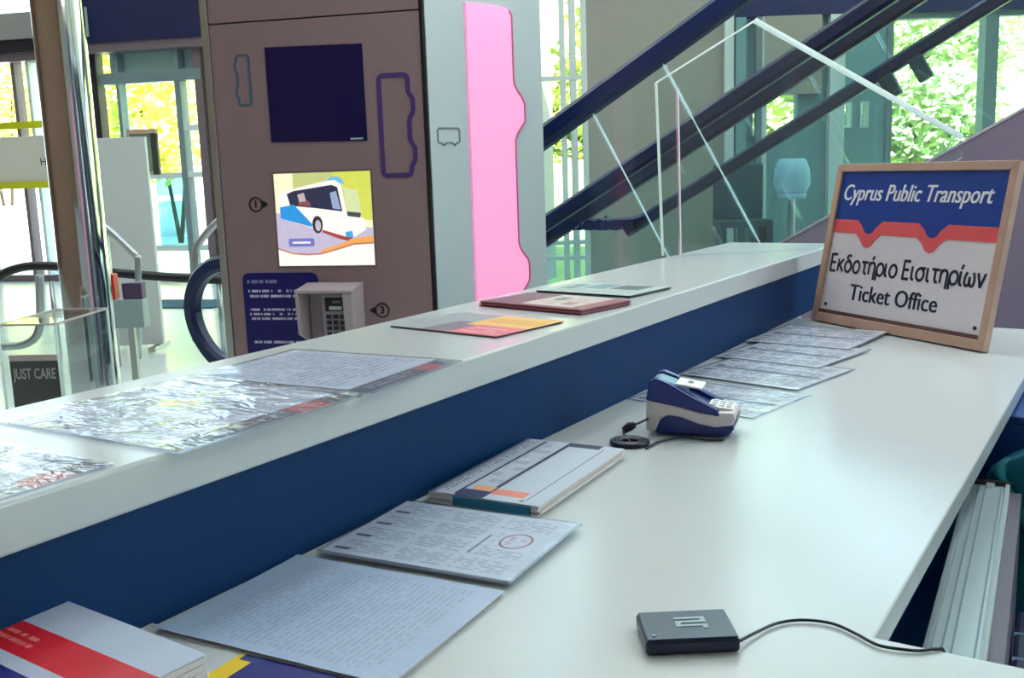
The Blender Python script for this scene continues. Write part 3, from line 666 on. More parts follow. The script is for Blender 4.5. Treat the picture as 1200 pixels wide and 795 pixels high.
# lit screen with its bus picture, all flat print on the glowing pane
EM = .88
def emat(n, c): return mat('screen_'+n, c, .4, emit=EM, var=.10, scale=30)
sx0, sx1, sz0, sz1 = -.668, -.252, 1.126, 1.500
scr = box('lit_screen', (sx0, -.004, sz0), (sx1, 0, sz1), emat('cream', (255, 246, 206)), kio, label='lit screen showing a white and blue bus')
lay = [0]
def pic(n, c, pts):
    lay[0] += 1; y = -.0042-lay[0]*.00025
    V = [(sx0+u*(sx1-sx0), y, sz1-v*(sz1-sz0)) for u, v in pts]; mk('picture_'+n, V, [tuple(range(len(V)))], emat(n, c), scr)
pic('foliage', (214, 220, 90), [(.62, 0), (1, 0), (1, .52), (.62, .5)])
pic('haze', (196, 204, 130), [(.2, 0), (.62, 0), (.62, .15), (.3, .18), (.2, .16)])
pic('road', (196, 188, 214), [(0, .42), (.0, .82), (.2, .86), (.45, .88), (.75, .78), (1, .70), (1, .6), (.6, .55)])
pic('wave_orange', (250, 170, 90), [(.45, .83), (.62, .78), (.8, .71), (1, .68), (1, .76), (.8, .76), (.6, .82), (.45, .87)])
pic('wave_line', (190, 130, 110), [(0, .80), (.15, .855), (.3, .868), (.45, .86), (.6, .82), (.8, .76), (1, .75), (1, .77), (.8, .78), (.6, .84), (.45, .88), (.3, .888), (.15, .872), (0, .82)])
pic('wave_white', (255, 250, 240), [(0, .82), (.15, .872), (.3, .888), (.45, .88), (.6, .84), (.8, .78), (1, .77), (1, 1), (0, 1)])
pic('bus_body', (252, 246, 240), [(.03, .24), (.08, .19), (.60, .08), (.66, .09), (.70, .14), (.74, .42), (.92, .5), (.93, .62), (.80, .70), (.70, .72), (.40, .60), (.05, .48)])
pic('bus_roof', (110, 190, 226), [(.55, .09), (.60, .05), (.68, .05), (.72, .09), (.74, .13), (.68, .12), (.64, .085)])
pic('bus_window', (40, 44, 74), [(.13, .22), (.20, .19), (.60, .135), (.66, .16), (.70, .42), (.40, .375), (.16, .345)])
pic('bus_window_light', (150, 170, 205), [(.58, .22), (.645, .20), (.685, .40), (.60, .385)])
pic('window_glint', (196, 176, 180), [(.24, .23), (.31, .21), (.33, .30), (.26, .32)])
pic('window_red', (140, 80, 80), [(.24, .31), (.36, .30), (.38, .36), (.25, .345)])
pic('bus_front', (214, 226, 170), [(.715, .16), (.86, .20), (.90, .45), (.75, .44)])
pic('bus_dash', (66, 76, 84), [(.745, .42), (.89, .44), (.88, .49), (.75, .47)])
pic('bus_blue', (40, 150, 222), [(.05, .36), (.20, .335), (.38, .55), (.37, .58), (.05, .48)])
pic('bus_blue_corner', (60, 170, 226), [(.72, .64), (.79, .63), (.80, .70), (.72, .71)])
pic('bus_skirt', (170, 70, 66), [(.48, .61), (.72, .69), (.80, .70), (.74, .735), (.66, .715), (.48, .64)])
pic('wheel', (50, 46, 60), [(.435+.055*math.cos(a*math.pi/8), .555+.095*math.sin(a*math.pi/8)) for a in range(16)])
pic('hub', (190, 190, 200), [(.44+.03*math.cos(a*math.pi/8), .565+.06*math.sin(a*math.pi/8)) for a in range(16)])
pic('button', (116, 120, 190), [(.13, .70), (.38, .70), (.39, .715), (.39, .775), (.38, .79), (.13, .79), (.12, .775), (.12, .715)])
pic('button_text', (236, 236, 250), [(.16, .735), (.35, .735), (.35, .757), (.16, .757)])
box('screen_bezel', (sx0-.008, -.003, sz0-.008), (sx1+.008, -.0005, sz1+.008), mat('bezel_taupe', (120, 104, 104), .4), kio)
# instruction plate
def round_rect(x0, x1, z0, z1, r, n=5):
    out = []
    for cx, cz, a0 in ((x1-r, z1-r, 0), (x0+r, z1-r, 90), (x0+r, z0+r, 180), (x1-r, z0+r, 270)):
        for k in range(n+1): a = R(a0+90*k/n); out.append((cx+r*math.cos(a), cz+r*math.sin(a)))
    return out
pm = print_mat('instruction_print', (10, 10, 104), [('text', .06, .46, .86, .94, 1, (150, 150, 200), 'u', 22, .8), ('text', .07, .93, .70, .82, 2, (205, 205, 235), 'u', 30, .9), ('text', .07, .55, .70, .76, 1, (205, 205, 235), 'u', 30, .5),
     ('text', .07, .93, .44, .60, 3, (205, 205, 235), 'u', 30, .9), ('text', .10, .86, .16, .22, 1, (205, 205, 235), 'u', 30, .9)], .3)
rr = round_rect(-.842, -.505, .74, 1.098, .03)
V = [(x, -.004, z) for x, z in rr]+[(x, 0, z) for x, z in rr]; n = len(rr)
UVs = [((x+.842)/.337, (z-.74)/.358) for x, z in rr]*2
mk('instruction_plate', V, [tuple(range(n))]+[(i, (i+1) % n, n+(i+1) % n, n+i) for i in range(n)], pm, kio, UVs, label='navy plate with white instructions')
# card reader in its hood
rd = box('card_reader', (-.535, -.035, .80), (-.325, -.001, 1.045), mat('reader_body', (140, 128, 138), .4), kio, .006, label='hooded card reader with keypad')
HOODM = mat('reader_hood', (176, 164, 172), .4)
prism('hood_side', [(-.552, 0, .80), (-.552, -.12, .86), (-.552, -.13, 1.03), (-.552, 0, 1.055)], (.014, 0, 0), HOODM, rd, .003)
prism('hood_side', [(-.352, 0, .80), (-.352, -.12, .86), (-.352, -.13, 1.03), (-.352, 0, 1.055)], (.045, 0, 0), HOODM, rd, .008)
prism('hood_top', [(-.552, 0, 1.04), (-.552, -.13, 1.026), (-.552, -.13, 1.040), (-.552, 0, 1.058)], (.245, 0, 0), HOODM, rd, .003)
box('reader_face', (-.475, -.05, .80), (-.358, -.034, 1.015), mat('reader_face', (160, 152, 168), .4), rd, .004)
box('reader_display', (-.458, -.054, .945), (-.372, -.05, 1.0), BLACK, rd, .002)
box('display_glow', (-.44, -.0555, .951), (-.385, -.0538, .966), mat('glow_white', (220, 224, 236), .4), rd); box('display_glow', (-.425, -.0555, .978), (-.39, -.0538, .988), mat('glow_grey', (120, 120, 130), .4), rd)
for r_ in range(4):
    for c_ in range(3): box('key', (-.455+c_*.029, -.056, .845+r_*.023), (-.434+c_*.029, -.05, .860+r_*.023), mat('key_dark', (44, 38, 52), .5), rd, .002)
# numbered markers
def marker(cx, cz, s, num):
    disc('marker_ring', (cx, 0, cz), .031, .002, BLACK, kio, 24, .025)
    mk('marker_arrow', [(cx+s*.03, -.002, cz+.016), (cx+s*.056, -.002, cz), (cx+s*.03, -.002, cz-.016), (cx+s*.03, 0, cz+.016), (cx+s*.056, 0, cz), (cx+s*.03, 0, cz-.016)], [(0, 1, 2), (0, 1, 4, 3), (1, 2, 5, 4)], BLACK, kio)
    text('marker_number', num, .042, BLACK, kio, Matrix.Translation((cx, -.0012, cz)) @ TX, bold=.001)
marker(-.757, 1.379, 1, '1'); marker(-.233, .941, -1, '3')
# bus outlines drawn on the kiosk
def bus_line(x0, x1, z0, z1, side, bumps, amp, r=.014):
    """upright bus silhouette; wheels bulge on the given side"""
    pts = []
    L, Rr = (x0, x1)
    pts += [(L+r, z1), (Rr-r, z1), (Rr-r*.3, z1-r*.3), (Rr, z1-r)]
    def edge(xe, sgn, za, zb):
        out = []
        for k in range(25):
            z = za+(zb-za)*k/24; o = 0
            for b, hw in bumps:
                u = abs(z-b)/hw
                if u < 1: o = max(o, amp*min(1, 1.6*(math.cos(u*math.pi)+1)/2))
            out.append((xe+sgn*o, z))
        return out
    pts += edge(Rr, 1, z1-r*1.3, z0+r*1.3) if side > 0 else [(Rr, z0+r)]
    pts += [(Rr, z0+r), (Rr-r*.3, z0+r*.3), (Rr-r, z0), (L+r, z0), (L+r*.3, z0+r*.3), (L, z0+r)]
    if side < 0: pts += edge(L, -1, z0+r*1.3, z1-r*1.3)
    pts += [(L, z1-r), (L+r*.3, z1-r*.3)]
    return pts
ribbon('bus_outline', bus_line(-.196, -.078, 1.478, 1.862, 1, [(1.745, .06), (1.56, .06)], .018), .018, .003, mat('outline_purple', (74, 50, 118), .5), kio, label='purple bus outline')
ribbon('bus_outline', bus_line(-.795, -.742, 1.778, 1.972, -1, [(1.93, .03), (1.83, .03)], .008, .008), .009, .003, mat('outline_teal', (64, 100, 122), .5), kio, label='small teal bus outline')
la = R(112); lx, ly = math.cos(la), math.sin(la); LF = lambda d, z, o=0: (-KW-.036+lx*d-ly*o, .012+ly*d+lx*o, z)
prism('added_left_flank', [LF(0, 0), LF(.65, 0), LF(.65, KT), LF(0, KT)], (.03, .005, 0), GREYP, kio); prism('added_pink_shape', [LF(.2, .6, .001), LF(.47, .6, .001), LF(.47, 2.14, .001), LF(.2, 2.14, .001)], (-.008, -.003, 0), PINK, kio)  # unseen flank and pink shape, added for the chrome column to mirror
# grey flank with the pink bus shape
H_G = R(78); EG = Vector((math.cos(H_G), math.sin(H_G), 0))
flank = thing('kiosk_flank', 'light grey kiosk side wall with a large pink bus shape', 'panel', frame(KO+EK*.004, EG))
box('wall_panel', (0, 0, 0), (.655, .06, KT), GREYP, flank, .002)
box('corner_gap', (-.012, .004, 0), (-.001, .03, KT), BLACK, flank)
def pink_edge():
    out = []
    for k in range(61):
        z = 2.11-(2.11-.60)*k/60; o = 0
        for b in (1.725, 1.052):
            u = abs(z-b)/.125
            if u < 1: o = max(o, .062*min(1, 1.35*(math.cos(u*math.pi)+1)/2))
        out.append((.466+o, z))
    return out
pe = [(.208, .60), (.208, 2.142), (.40, 2.142), (.43, 2.138), (.452, 2.128), (.462, 2.115)]+pink_edge()
V = [(x, -.012, z) for x, z in pe]+[(x, 0, z) for x, z in pe]; n = len(pe)
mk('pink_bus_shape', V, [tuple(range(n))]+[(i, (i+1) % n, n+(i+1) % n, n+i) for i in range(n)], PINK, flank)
ribbon('shape_shade', pe[4:], .008, .014, mat('pink_edge', (196, 84, 132), .4), flank, closed=False)  # darker pink strip stands in for shade along the right edge
disc('pink_dot', (.40, 0, 2.215), .035, .008, mat('pink_dark', (226, 96, 150), .4), flank)
ic = [(.045, 1.655), (.15, 1.655), (.155, 1.648), (.155, 1.603), (.145, 1.598), (.14, 1.598), (.128, 1.588), (.116, 1.598), (.082, 1.598), (.07, 1.588), (.058, 1.598), (.045, 1.598), (.038, 1.604), (.038, 1.648)]
ribbon('bus_icon', ic, .006, .003, mat('icon_grey', (112, 118, 126), .5), flank, label='small grey bus icon')

# ------------------------------------------------------------------ chrome column and left-hand furniture
pc = at_d(97, 300, 6.0); pc.z = 0
colm = thing('chrome_column', 'mirror-polished chrome column rising behind the ledge', 'column', Matrix.Translation(pc))
lathe('shaft', [(.140, .12), (.140, CEIL)], CHROME, colm, 48); lathe('base_ring', [(.19, 0), (.19, .10), (.16, .12), (.140, .12)], STEEL, colm, 40)
# unused point; the column mirrors the pink shape added on the kiosk's left
pbn = at_d(420, 250, 3.7)
# waist-high barrier with a black handrail
def P7(x, y, D=8.6): return at_d(x, y, D)
br = thing('barrier_rail', 'black handrail on chrome tube running behind the chrome column', 'railing')
tube('handrail', smooth_path([P7(-40, 345), P7(-12, 333), P7(8, 319), P7(35, 312), P7(75, 313), P7(135, 320), P7(200, 325), P7(276, 329)], 6), .038, BLACK, br, 10)
tube('support_tube', smooth_path([P7(46, 322), P7(47, 350), P7(47, 378), P7(42, 395), P7(28, 404), P7(5, 406), P7(-30, 406)], 5), .034, STEEL, br, 10)
for x in (60, 256): a = P7(x, 330); tube('post', [(a.x, a.y, 0), (a.x, a.y, a.z)], .022, STEEL, br, 8)
# ticket validator
pv = P7(156, 400, 6.6); pv.z = 0
va = thing('ticket_validator', 'grey ticket validator with red side on a thin post', 'machine', frame(pv, RH))
zq = lambda y: P7(156, y, 6.6).z; k = 6.6/F
box('post', (-.02, -.02, 0), (.02, .02, zq(382)), STEEL, va); box('foot', (-.12, -.12, 0), (.12, .12, .02), STEEL, va, .005)
box('housing', (-19*k, -.06, zq(383)), (19*k, .06, zq(350)), mat('validator_grey', (160, 180, 180), .4), va, .006)
box('screen', (-4*k, -.05, zq(350)), (19*k, .03, zq(331)), mat('validator_screen', (86, 62, 100), .3), va, .004)
box('red_side', (-26*k, -.05, zq(352)), (-13*k, .04, zq(320)), mat('red_plastic', (214, 26, 32), .4), va, .008)
# white info board
pw = at_d(150, 300, 9.0); pw.z = 0
ib = thing('info_board', 'tall blank white board standing behind the ticket validator', 'board', frame(pw, RH)); k = 9.0/F
zz = lambda y, D=9.0: at_d(150, y, D).z
box('board', (-46*k, 0, .04), (32*k, .05, zz(161)), mat('board_white', (205, 212, 214), .5), ib, .004)
for x in (-36*k, 22*k): box('foot', (x, -.18, 0), (x+.06, .22, .04), STEEL, ib)
pn = at_d(168, 180, 9.5); pn.z = 0
nb = thing('notice_frame', 'dark wooden framed notice panel peeking over the white board', 'board', frame(pn, RH)); k = 9.5/F
z0_, z1_ = zz(206, 9.5), zz(152, 9.5)
box('panel', (-14*k, 0, z0_+.03), (10*k, .03, z1_-.04), mat('notice_teal', (110, 130, 120), .5), nb); box('frame_bar', (-17*k, -.01, z1_-.04), (17*k, .04, z1_), WOOD, nb)
box('frame_bar', (10*k, -.01, z0_), (17*k, .04, z1_-.04), mat('dark_wood', (50, 50, 44), .5), nb); box('frame_bar', (-17*k, -.01, z0_), (-14*k, .04, z1_-.04), WOOD, nb); box('frame_bar', (-14*k, -.01, z0_), (10*k, .04, z0_+.03), WOOD, nb)
box('post', (-.03, 0, 0), (.03, .04, z0_), STEEL, nb)
# stair rails
sr = thing('stair_rail', 'bent chrome rail left of the white board', 'railing')
tube('tube', smooth_path([P7(122, 266, 8.2), P7(132, 274, 8.2), P7(152, 293, 8.2), P7(160, 301, 8.2), P7(162, 312, 8.2), P7(162, 420, 8.2)], 5), .028, STEEL, sr, 8)
a = P7(122, 266, 8.2); tube('post', [(a.x, a.y, 0), a], .028, STEEL, sr, 8)
sr2 = thing('stair_rail', 'bent chrome rail at the kiosk edge beside the looped handrail', 'railing')
tube('tube', smooth_path([P7(229, 400, 7.6), P7(229, 330, 7.6), P7(229, 300, 7.6), P7(232, 288, 7.6), P7(244, 271, 7.6), P7(258, 257, 7.6), P7(275, 240, 7.6)], 5), .026, STEEL, sr2, 8)
a = P7(256, 222, 7.6); tube('post', [(a.x, a.y, 0), a], .026, STEEL, sr2, 8)
# floor mat
pm_ = at_z(205, 357, 0)
tag(box('door_mat', (-.7, -.35, 0), (.7, .35, .015), mat('mat_teal', (40, 84, 96), .9, bump=.5, bscale=200), None, .004, M=frame(pm_+Vector((0, 0, 0)), EXF)), 'dark teal floor mat near the entrance', 'mat')
# display case with poster
pd = at_d(35, 420, 5.0)
zc0, zc1 = at_d(35, 500, 5.0).z, at_d(60, 380, 5.0).z; k = 5.0/F
dc = thing('display_case', 'clear acrylic display case on a white plinth at the left edge', 'display case', frame((pd.x, pd.y, 0), RH.lerp(EXF, .35)))
CW = 34*k*1.05
box('plinth', (-CW, 0, 0), (CW, .55, zc0-.10), mat('plinth_white', (232, 226, 222), .5), dc, .004)
for nm, lo, hi in (('front_sheet', (-CW, 0, zc0-.10), (CW, .004, zc1)), ('back_sheet', (-CW, .546, zc0-.10), (CW, .55, zc1)), ('side_sheet', (-CW, .004, zc0-.10), (-CW+.004, .546, zc1)), ('side_sheet', (CW-.004, .004, zc0-.10), (CW, .546, zc1)), ('top_sheet', (-CW, 0, zc1), (CW, .55, zc1+.004))):
    box(nm, lo, hi, ACRYL, dc)
for x in (-CW, CW):
    for y in (0, .55): box('edge_strip', (x-.005, y-.005, zc0-.10), (x+.005, y+.005, zc1), EDGE, dc)
for y in (0, .55): box('edge_strip', (-CW, y-.004, zc1-.004), (CW, y+.004, zc1+.006), mat('edge_warm', (205, 196, 190), .3), dc)
for x in (-CW, CW): box('edge_strip', (x-.004, 0, zc1-.004), (x+.004, .55, zc1+.006), mat('edge_warm', (205, 196, 190), .3), dc)
zp1 = at_d(35, 424, 5.0).z
po = thing('care_poster', 'dark poster lettered JUST CARE inside the display case', 'poster', dc.matrix_world @ Matrix.Translation((.005, .02, 0)))
box('card', (-CW*.84, 0, zc0-.10), (CW*.84, .008, zp1), mat('poster_dark', (40, 44, 46), .5, var=.4, scale=9), po); box('top_edge', (-CW*.84, -.002, zp1), (CW*.84, .012, zp1+.03), mat('poster_pink', (214, 186, 186), .5), po)
text('lettering', 'JUST CARE', .075, mat('letter_grey', (196, 190, 190), .5), po, Matrix.Translation((.0, -.001, zp1-.068)) @ TX, width=CW*1.5, bold=.001)

# ------------------------------------------------------------------ sheets, sleeves and pads
def rect_px(a, b, c, z):
    A, B_, C_ = at_z(*a, z), at_z(*b, z), at_z(*c, z); e = (B_-A); w = e.length; e.normalize(); nn = Vector((-e.y, e.x, 0)); hgt = (C_-A).dot(nn)
    if z < ZS-.05 and z < ZD+.03:              # stay clear of the navy upstand
        dx = max(0, -.854-A.x, -.854-(A+nn*hgt).x); A = A+e*dx; w -= dx
    return A, e, nn, w, hgt
def sheet_mesh(name, w, h, z, ma, parent, nu=14, nv=14, amp=0.0, seed=0, thick=.0004, curl=0):
    V = []; UVs = []; Fc = []
    for j in range(nv+1):
        for i in range(nu+1):
            u, v = i/nu, j/nv; zz_ = z + (amp*(noise.noise((u*4+seed, v*4, seed))+.5*noise.noise((u*11, v*11+seed, 1))+.9) if amp else 0) + curl*(u**4)*0
            V.append((u*w, v*h, zz_)); UVs.append((u, v))
    for j in range(nv):
        for i in range(nu): a = j*(nu+1)+i; Fc.append((a, a+1, a+nu+2, a+nu+1))
    return mk(name, V, Fc, ma, parent, UVs, True)
def sleeved(name, label, px, z, pm, lift=.0012, group=None, wl=None, amp=.0012, seed=0, sleeve=True, thick=.0012):
    A, e, nn, w, h = rect_px(*px, z)
    if wl: w = wl[0] or w; h = math.copysign(wl[1], h) if wl[1] else h
    M = Matrix((e, nn, Vector((0, 0, 1)))).transposed().to_4x4(); M.translation = A+Vector((0, 0, .0003+lift-.0012))
    t = thing(name, label, 'paper', M, group)
    lo, hi = (0, h) if h > 0 else (h, 0)
    o = mk('paper', [(w*.02, h*.02, 0), (w*.98, h*.02, 0), (w*.98, h*.98, 0), (w*.02, h*.98, 0), (w*.02, h*.02, thick), (w*.98, h*.02, thick), (w*.98, h*.98, thick), (w*.02, h*.98, thick)],
           [(3, 2, 1, 0), (4, 5, 6, 7), (0, 1, 5, 4), (1, 2, 6, 5), (2, 3, 7, 6), (3, 0, 4, 7)], pm, t, [(0, 0), (1, 0), (1, 1), (0, 1)]*2)
    if sleeve:
        sheet_mesh('sleeve', w, h, thick+.0003, CRINKLE if amp > .002 else SLEEVE, t, 28, 28, amp, seed)
        # welded rim catches the light
        q = .0035
        for lo_, hi_ in (((0, 0), (w, q)), ((0, 0), (q, h)), ((w-q, 0), (w, h)), ((0, h-math.copysign(q, h)), (w, h))):
            box('rim', (lo_[0], min(lo_[1], hi_[1]), .0002), (hi_[0], max(lo_[1], hi_[1]), thick+.0007), RIM, t)
    return t
RIM = pane_mat('sleeve_rim', (.88, .9, .92), rough=.2, ior=1.7)
PAPER = (190, 202, 228)
GREYTX = (120, 128, 148)
def shelf_print(n, seed): return print_mat(n, PAPER, [('text', .06, .80, .05, .95, 16, GREYTX, 'v', 26+seed, .5), ('rect', .88, 1, 0, 1, (74, 84, 110)), ('rect', .88, 1, .66, .86, (176, 84, 96)), ('text', .90, .97, .08, .6, 2, (150, 158, 180), 'v', 22, .8)])
sleeved('sleeved_notice', 'printed sheet in clear sleeve on the ledge, third from the left', ((222, 443), (437, 462), (543, 424)), ZS, shelf_print('notice_a', 0), group='sleeved sheets on the ledge', seed=1)
sleeved('sleeved_notice', 'larger crinkled sleeve shining white on the ledge, second from the left', ((0, 497), (207, 534), (405, 463)), ZS, shelf_print('notice_b', 3), group='sleeved sheets on the ledge', amp=.0030, seed=5)
pC1 = at_z(134, 547, ZS)
A_ = pC1+Vector((-.30, -.0, 0))
def sl_world(name, label, A, e, w, h, z, pm, **k):
    pass
def to_px(p):
    d = Vector(p)-CAM; x, y, zz_ = d.dot(RT), d.dot(UP), d.dot(_f); return (600+F*x/zz_, 397.5-F*y/zz_)
sleeved('sleeved_notice', 'printed sheet in a sleeve at the near left end of the ledge', (to_px(pC1+Vector((-.30, -.24, 0))), to_px(pC1+Vector((0, -.24, 0))), to_px(pC1)), ZS, shelf_print('notice_c', 5), group='sleeved sheets on the ledge', amp=.0022, seed=9)
# leaflet stacks on the ledge
def pad(name, label, px, z, hgt, pm, edge, cat='leaflets', group=None, layers=3, wl=None):
    A, e, nn, w, h = rect_px(*px, z)
    M = Matrix((e, nn, Vector((0, 0, 1)))).transposed().to_4x4(); M.translation = A+Vector((0, 0, .0004))
    t = thing(name, label, cat, M, group); dz = hgt/layers
    for i in range(layers):
        j = .0015*(1 if i % 2 else -1)*(i < layers-1)
        box('sheet_block', (j, min(0, h)+j, i*dz), (w+j, max(0, h)+j, (i+1)*dz-.0003), edge[i % len(edge)], t, .0006, 1)
    mk('cover', [(0, 0, hgt+.0002), (w, 0, hgt+.0002), (w, h, hgt+.0002), (0, h, hgt+.0002)], [(0, 1, 2, 3)], pm, t, [(0, 0), (1, 0), (1, 1), (0, 1)])
    return t, w, h
E1 = mat('edge_mauve', (150, 120, 140), .6); E2 = mat('edge_red', (150, 60, 70), .6); E3 = mat('edge_green', (70, 92, 96), .6); E4 = mat('edge_paper', (220, 214, 214), .6); E5 = mat('edge_pink', (190, 90, 110), .6)
pad('leaflet_stack', 'colourful yellow and pink leaflets on the ledge in front of the kiosk', ((458, 384), (582, 397), (642, 377)), ZS, .003,
    print_mat('leaflet_1', (226, 150, 160), [('rect', 0, .45, 0, 1, (150, 160, 168)), ('rect', .30, .62, .0, .55, (122, 108, 130)), ('rect', .45, 1, .42, 1, (236, 190, 96)), ('rect', .50, .98, .60, .86, (226, 170, 70)), ('rect', .55, 1, 0, .45, (222, 110, 124)), ('text', .58, .95, .06, .36, 3, (240, 180, 180), 'u', 18, .7)]), [E3, E5], layers=2)
pad('leaflet_stack', 'thick stack of dark red brochures in the middle of the ledge', ((562, 359), (681, 370), (714, 356)), ZS, .010,
    print_mat('leaflet_2', (206, 190, 190), [('rect', 0, .36, 0, 1, (120, 76, 96)), ('rect', 0, 1, 0, .12, (130, 60, 76)), ('rect', .86, 1, 0, 1, (150, 80, 84)), ('rect', .45, .55, .55, .8, (90, 110, 118)), ('rect', .66, .76, .3, .5, (176, 110, 90)), ('text', .40, .84, .2, .9, 5, (150, 130, 140), 'u', 16, .6)]), [E2, E1, E5], layers=5)
pad('leaflet_stack', 'grey brochures at the far end of the ledge beside the acrylic screen', ((628, 343), (738, 350), (764, 338)), ZS, .005,
    print_mat('leaflet_3', (176, 192, 194), [('rect', .3, .52, .45, .95, (110, 150, 156)), ('rect', .56, .86, .5, .95, (86, 100, 104)), ('rect', .1, .24, .3, .8, (120, 140, 146)), ('text', .1, .9, .08, .4, 3, (120, 136, 140), 'u', 16, .6)]), [E3, E3], layers=3)
# worktop sheets
def table_print(n, ink=(118, 128, 152)):
    it = []
    for r_ in range(4):
        for c_ in range(3): it.append(('text', .04+c_*.31, .31+c_*.31, .05+r_*.235, .24+r_*.235, 6, ink, 'v' if False else 'u', 18+3*c_, .6))
        it.append(('rect', .03, .12, .07+r_*.235, .10+r_*.235, (70, 82, 104)))
    return it
pP = print_mat('timetable_p', (190, 202, 224), table_print('p')+[('rect', .72, .93, .42, .72, (196, 208, 230)), ('rect', .62, .70, .30, .72, (196, 208, 228)), ('disc', .74, .90, .44, .70, (150, 70, 96), .74), ('text', .76, .88, .50, .64, 2, (186, 120, 140), 'v', 30, .6), ('rect', .66, .675, .3, .62, (110, 120, 150))])
pF = print_mat('timetable_f', (200, 208, 220), [(i[:-1]+(.85,) if i[0] == 'text' else i) for i in table_print('f', (74, 88, 116))]+[('rect', .05, .96, .46, .52, (104, 116, 140)), ('rect', .05, .70, .93, .97, (96, 108, 134))])
pQ = print_mat('letter_q', (176, 194, 226), [('text', .10, .90, .06, .94, 30, (150, 160, 182), 'v', 34, .5)])
sleeved('timetable_sheet', 'sleeved timetable with a round red stamp on the near worktop', ((360, 652), (600, 693), (692, 623)), ZD, pP, lift=.006, seed=3, amp=.0009, thick=.004)
# text sheet lying on its own pile
A, e, nn, w, h = rect_px((357, 656), (592, 698), (196, 722), ZD)
h = h*1.22; dx = min(.016, A.x+.854, (A+nn*h).x+.854); A = A-e*dx; w += dx
Mq = Matrix((e, nn, Vector((0, 0, 1)))).transposed().to_4x4(); Mq.translation = A+Vector((0, 0, .0004))
tq = thing('text_sheets', 'pile of white text sheets in a sleeve by the upstand', 'paper', Mq)
box('sheet_block', (.002, h, 0), (w-.002, -.002, .004), E4, tq, .0006, 1)
V = []; UVs = []; Fc = []; NU = 20
for j in range(NU+1):
    for i in range(NU+1):
        u, v = i/NU, j/NU; V.append((u*w, v*h, .0046+.010*max(0, v-.35)**2*(1-u*.6)+.0006*noise.noise((u*5, v*5, 2)))); UVs.append((u, v))
for j in range(NU):
    for i in range(NU): a = j*(NU+1)+i; Fc.append((a, a+1, a+NU+2, a+NU+1))
mk('top_sheet', V, Fc, pQ, tq, UVs, True); mk('sleeve', [(x, y, z+.0006) for x, y, z in V], Fc, SLEEVE, tq, UVs, True)
# folder under it, with a yellow and navy corner
ef = (at_z(446, 800, ZD)-at_z(176, 733, ZD)).normalized(); nf_ = Vector((-ef.y, ef.x, 0)); A2 = at_z(176, 733, ZD)-nf_*.20
Mf = Matrix((ef, nf_, Vector((0, 0, 1)))).transposed().to_4x4(); Mf.translation = A2+Vector((0, 0, .0004))
fo = thing('printed_folder', 'pale folder with yellow and navy corner lying at the bottom edge', 'folder', Mf)
pf2 = print_mat('folder_print', (190, 196, 204), [('text', .03, .5, .955, .99, 1, (150, 156, 160), 'u', 20, .6), ('rect', .45, .60, .40, .93, (232, 196, 30)), ('rect', .52, 1, .58, .975, (16, 30, 120)), ('rect', .47, .54, .88, .94, (40, 60, 130))])
box('folder_body', (0, 0, 0), (.31, .198, .0035), E4, fo, .0006, 1); mk('cover', [(0, 0, .0038), (.31, 0, .0038), (.31, .198, .0038), (0, .198, .0038)], [(0, 1, 2, 3)], pf2, fo, [(0, 0), (1, 0), (1, 1), (0, 1)])
# red-banded brochure, nearest left
zb_ = ZD+.064
A, e, nn, w, h = rect_px((18, 681), (316, 795), (0, 720), zb_)
M = Matrix((e, nn, Vector((0, 0, 1)))).transposed().to_4x4(); M.translation = A-Vector((0, 0, .0636))
bp_ = thing('banded_brochure', 'white brochure pile with a red band in the near left corner', 'brochure', M)
pb_ = print_mat('brochure_print', (178, 190, 216), [('rect', 0, 1, .66, .82, (206, 10, 40)), ('text', .10, .52, .70, .78, 2, (236, 130, 120), 'u', 60, .8), ('rect', 0, .06, .70, .78, (60, 30, 110)), ('rect', .10, .27, .57, .63, (20, 40, 140)), ('rect', .30, 1, .0, .60, (10, 20, 120)), ('text', .04, .28, .2, .55, 5, (110, 130, 180), 'u', 14, .8), ('rect', .40, .44, .3, .6, (30, 150, 130))])
wb_ = .30
for i in range(9): box('sheet_block', (.002*(i % 2), -.26, i*.007), (wb_, -.001*(i % 3), (i+1)*.007-.0004), E4, bp_, .001, 1)
mk('cover', [(0, -.26, .0634), (wb_, -.26, .0634), (wb_, 0, .0634), (0, 0, .0634)], [(0, 1, 2, 3)], pb_, bp_, [(0, 0), (1, 0), (1, 1), (0, 1)])
# planner pad
pl = print_mat('planner_print', (190, 202, 220), [('rect', .46, .50, .02, .98, (40, 50, 84)), ('rect', .22, .245, .02, .98, (40, 46, 70)), ('rect', .24, .50, .0, .10, (36, 50, 96)), ('rect', .30, .48, .10, .17, (236, 170, 130)), ('rect', .50, .80, .07, .15, (230, 140, 118)), ('rect', .46, .80, .93, 1, (44, 56, 96)),
     ('text', .06, .15, .05, .95, 2, (110, 116, 140), 'v', 40, .8), ('rect', .84, .855, .05, .95, (130, 140, 165)), ('rect', .0, .035, .0, 1, (40, 52, 92)), ('text', .26, .45, .20, .95, 7, (150, 160, 180), 'u', 8, .6), ('rect', .80, .84, .02, .05, (130, 136, 150)), ('rect', .045, .06, 0, 1, (84, 96, 130))])
t, w, h = pad('planner_pad', 'thick weekly planner pad with orange tabs and teal edge', ((497, 588), (632, 608), (748, 540)), ZD, .016, pl, [E4, E4], cat='notepad', layers=4)
box('teal_edge', (w*.24, -.0028, .002), (w*.93, -.0004, .0145), mat('teal_card', (20, 110, 150), .5), t)
